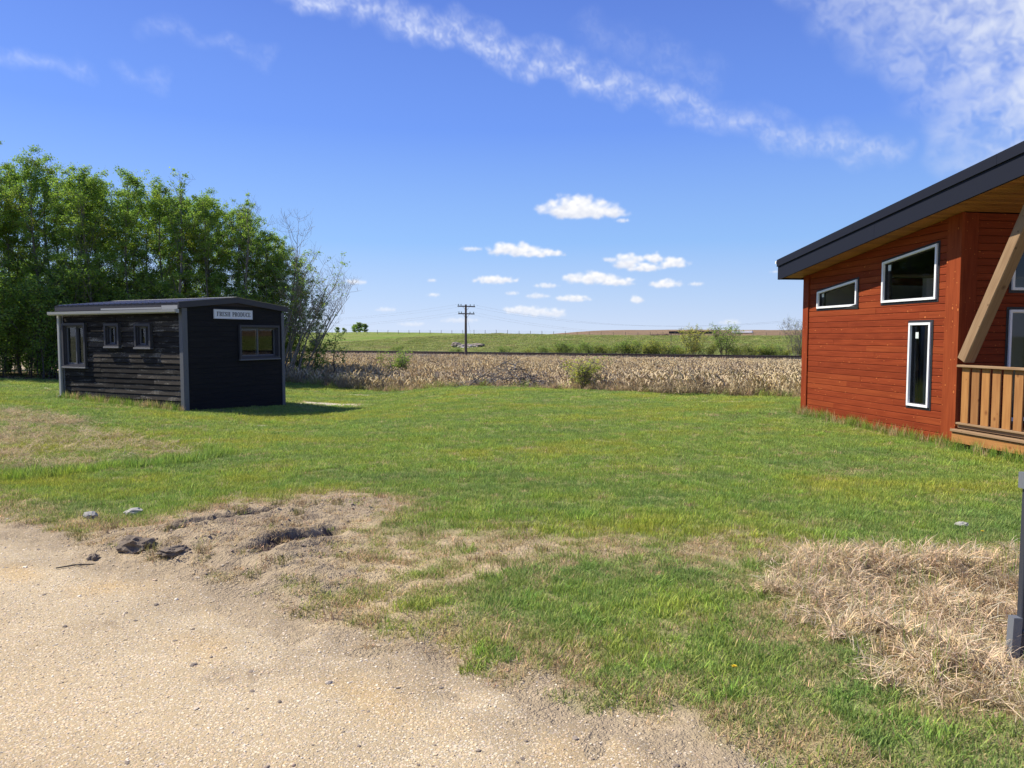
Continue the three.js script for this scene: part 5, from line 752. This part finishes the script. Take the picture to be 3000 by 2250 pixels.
  // green shoots coming up through the straw
  const sh = []; for (let i = 0; i < 900; i++) { const x = 1 + rs() * 3.6, f = 2.3 + rs() * 3.5; if (cover(x, f).straw < 0.25 || rs() > 0.4 + fbm(x * 2, f * 2, 2)) continue; sh.push([x, gh(x, f), -f, rs() * 6.28, 0.8, 0.7 + 0.8 * rs(), 0.8, (rs() - 0.5) * 0.3, (rs() - 0.5) * 0.3, ...GREEN[(rs() * 4) | 0]]); }
  stuff('green_shoots', bladeTuft(34, 9, 0.05, 0.17, 0.005, 0.3, { seg: 3, dry: 0.05 }), bladeMat, sh, 'green shoots growing through the dead long grass', 'grass');
  // scattered tufts on the bare earth of the verge
  const tf = []; for (let i = 0; i < 420; i++) { const x = -3.6 + rs() * 4.4, f = 4.3 + rs() * 3.4, o = cover(x, f); if (o.bare < 0.3 || o.road > 0.25) continue; if (fbm(x * 1.9 + 3, f * 1.9, 2) < 0.08) continue; const d = rs() < 0.6, c = d ? mix3([0.36, 0.28, 0.14], [0.24, 0.19, 0.08], rs()) : [0.19, 0.20, 0.06]; tf.push([x, gh(x, f), -f, rs() * 6.28, 0.7 + 0.5 * rs(), 0.5 + 0.6 * rs(), 0.7 + 0.5 * rs(), 0, 0, ...c]); }
  stuff('verge_tufts', bladeTuft(35, 46, 0.07, 0.075, 0.0042, 0.9, { seg: 3, dry: 0.25 }), strawMat, tf, 'small dry grass tufts on the bare verge', 'grass');
}
{ // reed bed in the ditch before the railway
  const r = mulberry(960), A = [], B = [], D = [];
  const reed = (seed, n, H, head) => { const q = mulberry(seed), g = new GB(); for (let i = 0; i < n; i++) { const a = q() * 6.28, d = Math.sqrt(q()) * 0.16, x = Math.cos(a) * d, z = Math.sin(a) * d, h = H * (0.72 + 0.34 * q()), la = q() * 6.28, ll = 0.16 * h * q(), tx = x + Math.cos(la) * ll, tz = z + Math.sin(la) * ll, k = 0.8 + 0.4 * q(), c = [k, k, k], st = [0.9 * k, 0.86 * k, 0.8 * k];
      tube(g, [[x, -0.05, z], [lerp(x, tx, 0.4), h * 0.55, lerp(z, tz, 0.4)], [tx, h, tz]], [0.006, 0.005, 0.003], 3, st);
      if (q() < head) { const hl = 0.15 + 0.08 * q(), da = la + (q() - 0.5), b = 0.05 + 0.05 * q(); const p0 = [tx, h - 0.03, tz], p1 = [tx + Math.cos(da) * b * 0.4, h + hl * 0.45, tz + Math.sin(da) * b * 0.4], p2 = [tx + Math.cos(da) * b, h + hl * 0.85, tz + Math.sin(da) * b], p3 = [tx + Math.cos(da) * b * 1.5, h + hl, tz + Math.sin(da) * b * 1.5]; tube(g, [p0, p1, p2, p3], [0.008, 0.027, 0.023, 0.006], 5, [1.55 * k, 1.5 * k, 1.42 * k]); }
      for (let l = 0; l < 3; l++) { const y0 = h * (0.1 + 0.6 * q()), az = q() * 6.28, L = 0.18 + 0.25 * q(), w = 0.005 + 0.004 * q(), cx = Math.cos(az), sz = Math.sin(az), kk = 0.75 + 0.45 * q(), lc = [kk, 0.95 * kk, 0.86 * kk], mx = [x + cx * L * 0.5, y0 + L * 0.45, z + sz * L * 0.5], ex = [x + cx * L, y0 + L * (0.5 - 0.75 * q()), z + sz * L]; g.quad([x - sz * w, y0, z + cx * w], [x + sz * w, y0, z - cx * w], [mx[0] + sz * w, mx[1], mx[2] - cx * w], [mx[0] - sz * w, mx[1], mx[2] + cx * w], [0, 0], [1, 0], [1, 1], [0, 1], lc); g.tri([mx[0] - sz * w, mx[1], mx[2] + cx * w], [mx[0] + sz * w, mx[1], mx[2] - cx * w], ex, [0, 0], [1, 0], [1, 1], lc); } } return g.geo(); };
  for (let i = 0; i < 62000; i++) {
    const t = Math.pow(r(), 1.2), q = 20.6 + t * 57, p = -75 + r() * 130, [x, f] = fromPQ(p, q); if (f < 12 || x < -0.44 * f || x > 0.45 * f) continue;
    const edge = 22.2 - 1.2 * sstep(1, 4, x) + 0.7 * n2(x * 0.35, f * 0.35) - (x < -4 ? 0.8 : 0); if (q < edge) continue; if ((Math.abs(x + 0.35) < 1.45 && f < 25.9) || Math.hypot(x + 7.1, f - 29.6) < 0.6) continue; if (x < -6.5 && q < 23 && r() < 0.5) continue;
    const far = 0.93 * sstep(57, 74, q); if (r() < far) continue; if (fbm(x * 0.25, f * 0.25, 2) < -0.5 && r() < 0.6) continue;
    const first = 1 - sstep(0, 2.2, q - edge), warm = 0.5 + 0.5 * fbm(x * 0.13 + 4, f * 0.13, 3), head = sstep(-0.25, 0.25, fbm(x * 0.1, f * 0.1 + 9, 3) + 0.012 * x + 0.1);
    let c = mix3([0.46, 0.39, 0.245], [0.56, 0.485, 0.315], warm); c = mix3(c, [0.40, 0.33, 0.235], 0.6 * (1 - head)); c = mix3(c, [0.34, 0.26, 0.19], sstep(52, 72, q) * 0.8); const k = 0.85 + 0.3 * r(), s = (0.78 + 0.3 * r()) * (1 - 0.35 * first) * (1 - 0.45 * far);
    (r() < 0.35 + 0.6 * head ? A : B).push([x, gh(x, f) - 0.02, -f, r() * 6.28, 1 + 0.3 * sstep(30, 60, q), s, 1 + 0.3 * sstep(30, 60, q), (r() - 0.5) * 0.16, (r() - 0.5) * 0.16, c[0] * k, c[1] * k, c[2] * k]);
  }
  console.log('reeds', A.length, B.length);
  stuff('reed_bed', reed(41, 7, 0.84, 1.0), strawMat, A, 'tan reeds with pale feathery heads filling the ditch', 'reeds'); stuff('reed_bed_001', reed(42, 7, 0.74, 0.85), strawMat, B, 'brown reed stems with few heads filling the ditch', 'reeds');
  // rough grass along the reed edge, on the railway bank and over the green slope
  const C2 = [], E2 = [];
  for (let i = 0; i < 5200; i++) { const p = -45 + r() * 75, q = 21.3 + r() * 2.6, [x, f] = fromPQ(p, q); if (Math.abs(x) > 0.73 * f || x < -9.3 && f > 26 || inBuilding(x, f)) continue; const k = 0.8 + 0.4 * r(), c = r() < 0.45 ? mix3(GREEN[(r() * 4) | 0], OLIVE, r()) : mix3([0.40, 0.30, 0.17], [0.3, 0.23, 0.12], r()); C2.push([x, gh(x, f), -f, r() * 6.28, 1.7, 0.8 + 1.1 * r(), 1.7, (r() - 0.5) * 0.4, (r() - 0.5) * 0.4, c[0] * k, c[1] * k, c[2] * k]); }
  stuff('rough_grass', bladeTuft(43, 26, 0.09, 0.17, 0.008, 0.8, { seg: 3, dry: 0.2 }), bladeMat, C2, 'rough longer grass along the edge of the reeds', 'grass');
  for (let i = 0; i < 26000; i++) { const q = 66 + Math.pow(r(), 1.5) * 185, p = -130 + r() * 230, [x, f] = fromPQ(p, q); if (Math.abs(x) > 0.5 * f || (q > 77.5 && q < 88.5)) continue; const far = q > 100, k = 0.75 + 0.5 * r(); if (!far && q > 74 && r() < 0.75) continue; const pch = fbm(x * 0.06 + 40, f * 0.09, 3); let c = far ? mix3(mix3([0.18, 0.245, 0.05], [0.27, 0.285, 0.085], r()), [0.33, 0.285, 0.13], sstep(0.1, 0.6, pch) * 0.7) : q > 88 ? mix3([0.33, 0.29, 0.15], [0.19, 0.20, 0.07], r()) : mix3([0.27, 0.21, 0.16], [0.38, 0.30, 0.20], r()); E2.push([x, gh(x, f) - 0.03, -f, r() * 6.28, far ? 4 + 3 * r() : 3, far ? 1.1 + 1.3 * r() : 1.5 + 1.6 * r(), far ? 4 + 3 * r() : 3, 0, 0, c[0] * k, c[1] * k, c[2] * k]); }
  stuff('slope_grass', bladeTuft(44, 30, 0.16, 0.19, 0.02, 0.8, { seg: 2, dry: 0.08 }), bladeMat, E2, 'tussocky grass on the railway bank and the slope behind', 'grass');
}
{ // loose stones on the road and the bare verge
  const r = mulberry(970), stone = (seed, sy) => { const g = new THREE.IcosahedronGeometry(1, 1), p = g.attributes.position; for (let i = 0; i < p.count; i++) { const x = p.getX(i), y = p.getY(i), z = p.getZ(i), k = 1 + 0.3 * fbm3(x * 1.1 + seed, y * 1.1, z * 1.1, 2); p.setXYZ(i, x * k, y * k * sy, z * k * 0.85); } g.computeVertexNormals(); return g; };
  const V = [stone(3, 0.6), stone(13, 0.7), stone(23, 0.5)], items = [[], [], []], T = [[0.50, 0.41, 0.27], [0.56, 0.47, 0.33], [0.45, 0.355, 0.225], [0.52, 0.39, 0.26], [0.40, 0.34, 0.26], [0.60, 0.52, 0.39], [0.48, 0.365, 0.205]];
  const put = (x, f, s, c) => { const k = 0.95 + 0.35 * r(); items[(r() * 3) | 0].push([x, (roadD(x, f) > -0.3 ? Math.max(roadY(x, f), f > 0 ? gh(x, f) : -1) : gh(x, f)) + s * 0.05, -f, r() * 6.28, s * (0.8 + 0.5 * r()), s * (0.55 + 0.35 * r()), s, (r() - 0.5) * 0.5, (r() - 0.5) * 0.5, c[0] * k, c[1] * k, c[2] * k]); };
  for (const [f0, f1, n, s0, s1] of [[1.9, 3.4, 16000, 0.0022, 0.005], [3.4, 5, 14000, 0.0026, 0.006], [5, 10, 12000, 0.0035, 0.0075]]) for (let i = 0; i < n; i++) { const f = f0 + r() * (f1 - f0), X = 0.72 * f + 0.5, x = -X + r() * (X + 1.4), d = roadD(x, f); if (d < -0.25 || (d < 0.12 && r() < 0.55)) continue; put(x, f, s0 + Math.pow(r(), 3) * (s1 - s0) * 1.6, T[(r() * T.length) | 0]); }
  for (let i = 0; i < 1700; i++) { const f = 2 + r() * 6.5, X = 0.72 * f + 0.5, x = -X + r() * (X + 1.2), d = roadD(x, f); if (d < -0.15) continue; const near = Math.exp(-Math.pow((d - 0.45) / 0.45, 2)); if (r() > 0.12 + 0.7 * near) continue; put(x, f, 0.005 + Math.pow(r(), 5) * 0.013, r() < 0.5 ? [0.18, 0.145, 0.11] : T[(r() * T.length) | 0]); }
  for (let i = 0; i < 7000; i++) { const x = -3.8 + r() * 4.8, f = 4.2 + r() * 3.8, o = cover(x, f); if (o.bare < 0.45 || roadD(x, f) > 0) continue; put(x, f, 0.003 + Math.pow(r(), 5) * 0.012, r() < 0.6 ? [0.28, 0.22, 0.15] : [0.21, 0.165, 0.12]); }
  V.forEach((g, i) => stuff(['gravel', 'gravel_001', 'gravel_002'][i], g, std({ color: rgb(1, 1, 1), roughness: 0.95 }), items[i], 'loose gravel and crumbs of earth on road and verge', 'gravel'));
}
{ // single things on the ground
  const lump = (seed, sx, sy, sz, det = 3, rough = 0.5) => { const g = new THREE.IcosahedronGeometry(1, det), p = g.attributes.position; for (let i = 0; i < p.count; i++) { const x = p.getX(i), y = p.getY(i), z = p.getZ(i), k = 1 + rough * fbm3(x * 1.2 + seed, y * 1.2, z * 1.2, 4); p.setXYZ(i, x * sx * k, y * sy * k, z * sz * k); } g.computeVertexNormals(); return g; };
  const clay = std({ color: rgb(0.27, 0.215, 0.155), roughness: 1, bumpMap: crumbBump, bumpScale: 0.01 }), pl = std({ color: rgb(0.33, 0.315, 0.28), roughness: 0.95 });
  const put = (name, g, m, label, cat, x, f, dy = 0, turn = 0) => { const o = top(name, g, m, label, cat); o.position.set(...onLand(x, f, dy)); o.rotation.y = turn; return o; };
  put('earth_clod', lump(5, 0.13, 0.08, 0.09, 4, 0.6), clay, 'large dark clod of dried mud at the road edge', 'clod', -2.84, 5.58, 0.03);
  put('earth_clod', lump(25, 0.045, 0.035, 0.04, 2), clay, 'small dark clod just left of the large mud clod', 'clod', -3.06, 5.4, 0.012); put('earth_clod', lump(45, 0.1, 0.035, 0.07, 4, 0.6), clay, 'flat crumbly clod right of the large mud clod', 'clod', -2.48, 5.42, 0.015, 0.7);
  put('field_stone', lump(65, 0.055, 0.04, 0.05, 2), pl, 'rounded pale grey stone in the grass above the road edge', 'stone', -3.82, 6.72, 0.02); put('field_stone', lump(85, 0.08, 0.035, 0.06, 2), pl, 'wider flat pale stone in the grass behind the rounded one', 'stone', -3.55, 6.95, 0.015, 0.4);
  put('field_stone', lump(95, 0.06, 0.02, 0.045, 2), pl, 'flat pale stone in the lawn before the cabin porch', 'stone', 3.9, 6.42, 0.015, 0.4);
  const st = thing('dead_stick', 'thin dark stick lying on the road edge by the clods', 'stick', onLand(-3.1, 5.25, 0.012)); { const g = new GB(); tube(g, [[-0.12, 0, 0.04], [0, 0.012, 0], [0.12, 0.004, -0.04]], [0.005, 0.007, 0.004], 5); part('stem', g.geo(), barkDark, st); const t = new GB(); tube(t, [[0, 0.012, 0], [0.08, 0.02, 0.06]], [0.004, 0.002], 4); part('twig', t.geo(), barkDark, st); }
  const yellow = std({ color: rgb(0.72, 0.52, 0.02), roughness: 0.8 });
  for (const [x, f, h, lab] of [[3.72, 5.86, 0.1, 'yellow dandelion among the green grass behind the dead straw'], [1.07, 3.54, 0.05, 'yellow dandelion low in the green verge by the road']]) { const d = thing('dandelion', lab, 'flower', onLand(x, f)); const g = new GB(); tube(g, [[0, 0, 0], [0.005, h, 0]], [0.003, 0.0025], 5); part('stem', g.geo(), std({ color: rgb(0.14, 0.2, 0.05), roughness: 0.8 }), d); const p = new GB(), q = mulberry(7); for (let i = 0; i < 60; i++) { const a = i * 2.4, e = 0.25 + 1.1 * (i / 60), L = 0.019 - 0.006 * i / 60, c = [Math.cos(a) * Math.cos(e), Math.sin(e), Math.sin(a) * Math.cos(e)], s = [-Math.sin(a) * 0.003, 0, Math.cos(a) * 0.003]; p.tri([0.005 - s[0], h, -s[2]], [0.005 + s[0], h, s[2]], [0.005 + c[0] * L, h + c[1] * L * 0.6, c[2] * L]); } part('flower_head', p.geo(), yellow, d); }
  // heap of dead branches at the edge of the reeds
  const bp = thing('brush_pile', 'heap of grey dead branches at the edge of the reeds', 'brush pile', onLand(-0.35, 25.4, 0.05)), q = mulberry(333), gm = [rgb(0.19, 0.17, 0.155), rgb(0.13, 0.112, 0.1), rgb(0.25, 0.23, 0.21), rgb(0.07, 0.06, 0.052)].map((c) => std({ color: c, roughness: 1 }));
  for (let i = 0; i < 235; i++) { const g = new GB(), t = q(), x = -1.1 + 2.3 * t, pk = 0.62 * Math.exp(-Math.pow((x - 0.15) / 0.75, 2)), L = 0.25 + 0.45 * q(), a = q() * 6.28, e = -0.1 + 0.75 * q(), y = 0.03 + pk * q(), z = (q() - 0.5) * 0.7, rr = 0.006 + 0.010 * q() * q(), up = i > 222; const dx = Math.cos(a) * Math.cos(e) * L, dy = (up ? 0.75 : Math.sin(e)) * L, dz = Math.sin(a) * Math.cos(e) * L; tube(g, [[x - dx * 0.4, Math.max(0.01, y - dy * 0.3), z - dz * 0.4], [x + (q() - 0.5) * 0.1, y + 0.03, z], [x + dx * 0.6, y + dy * (up ? 1.2 : 0.6), z + dz * 0.6]], [rr, rr * 0.8, rr * 0.35], 5); part('branch', g.geo(), gm[(q() * 4) | 0], bp); }
  bp.scale.setScalar(1.45);
  // steel marker at the right edge of the verge
  const sp = thing('steel_sign_post', 'grey steel post bolted to a channel stake in the dead grass', 'post', onLand(2.59, 3.76)), steel = std({ color: rgb(0.19, 0.205, 0.225), roughness: 0.5, metalness: 0.4 }), steelD = std({ color: rgb(0.06, 0.065, 0.08), roughness: 0.55, metalness: 0.5 });
  part('stake', mergeGeometries([box(-0.045, 0.0, -0.2, 0.29, -0.025, 0.022), box(-0.001, 0.045, -0.2, 0.285, -0.028, -0.022)]), steel, sp).rotation.z = -0.035;
  part('shaft', cbox(0.005, 0.042, -0.1, 1.0, -0.02, 0.018, 0, 0, 'y', 0.004), steelD, sp); part('bracket', cbox(-0.012, 0.06, 0.955, 1.035, -0.028, 0.026, 0, 0, 'y', 0.003), steel, sp);
  for (const y of [0.1, 0.22]) part('bolt', new THREE.CylinderGeometry(0.008, 0.008, 0.016, 6).rotateX(Math.PI / 2).translate(0.022, y, 0.024), steel, sp);
}
renderer.render(scene, camera);
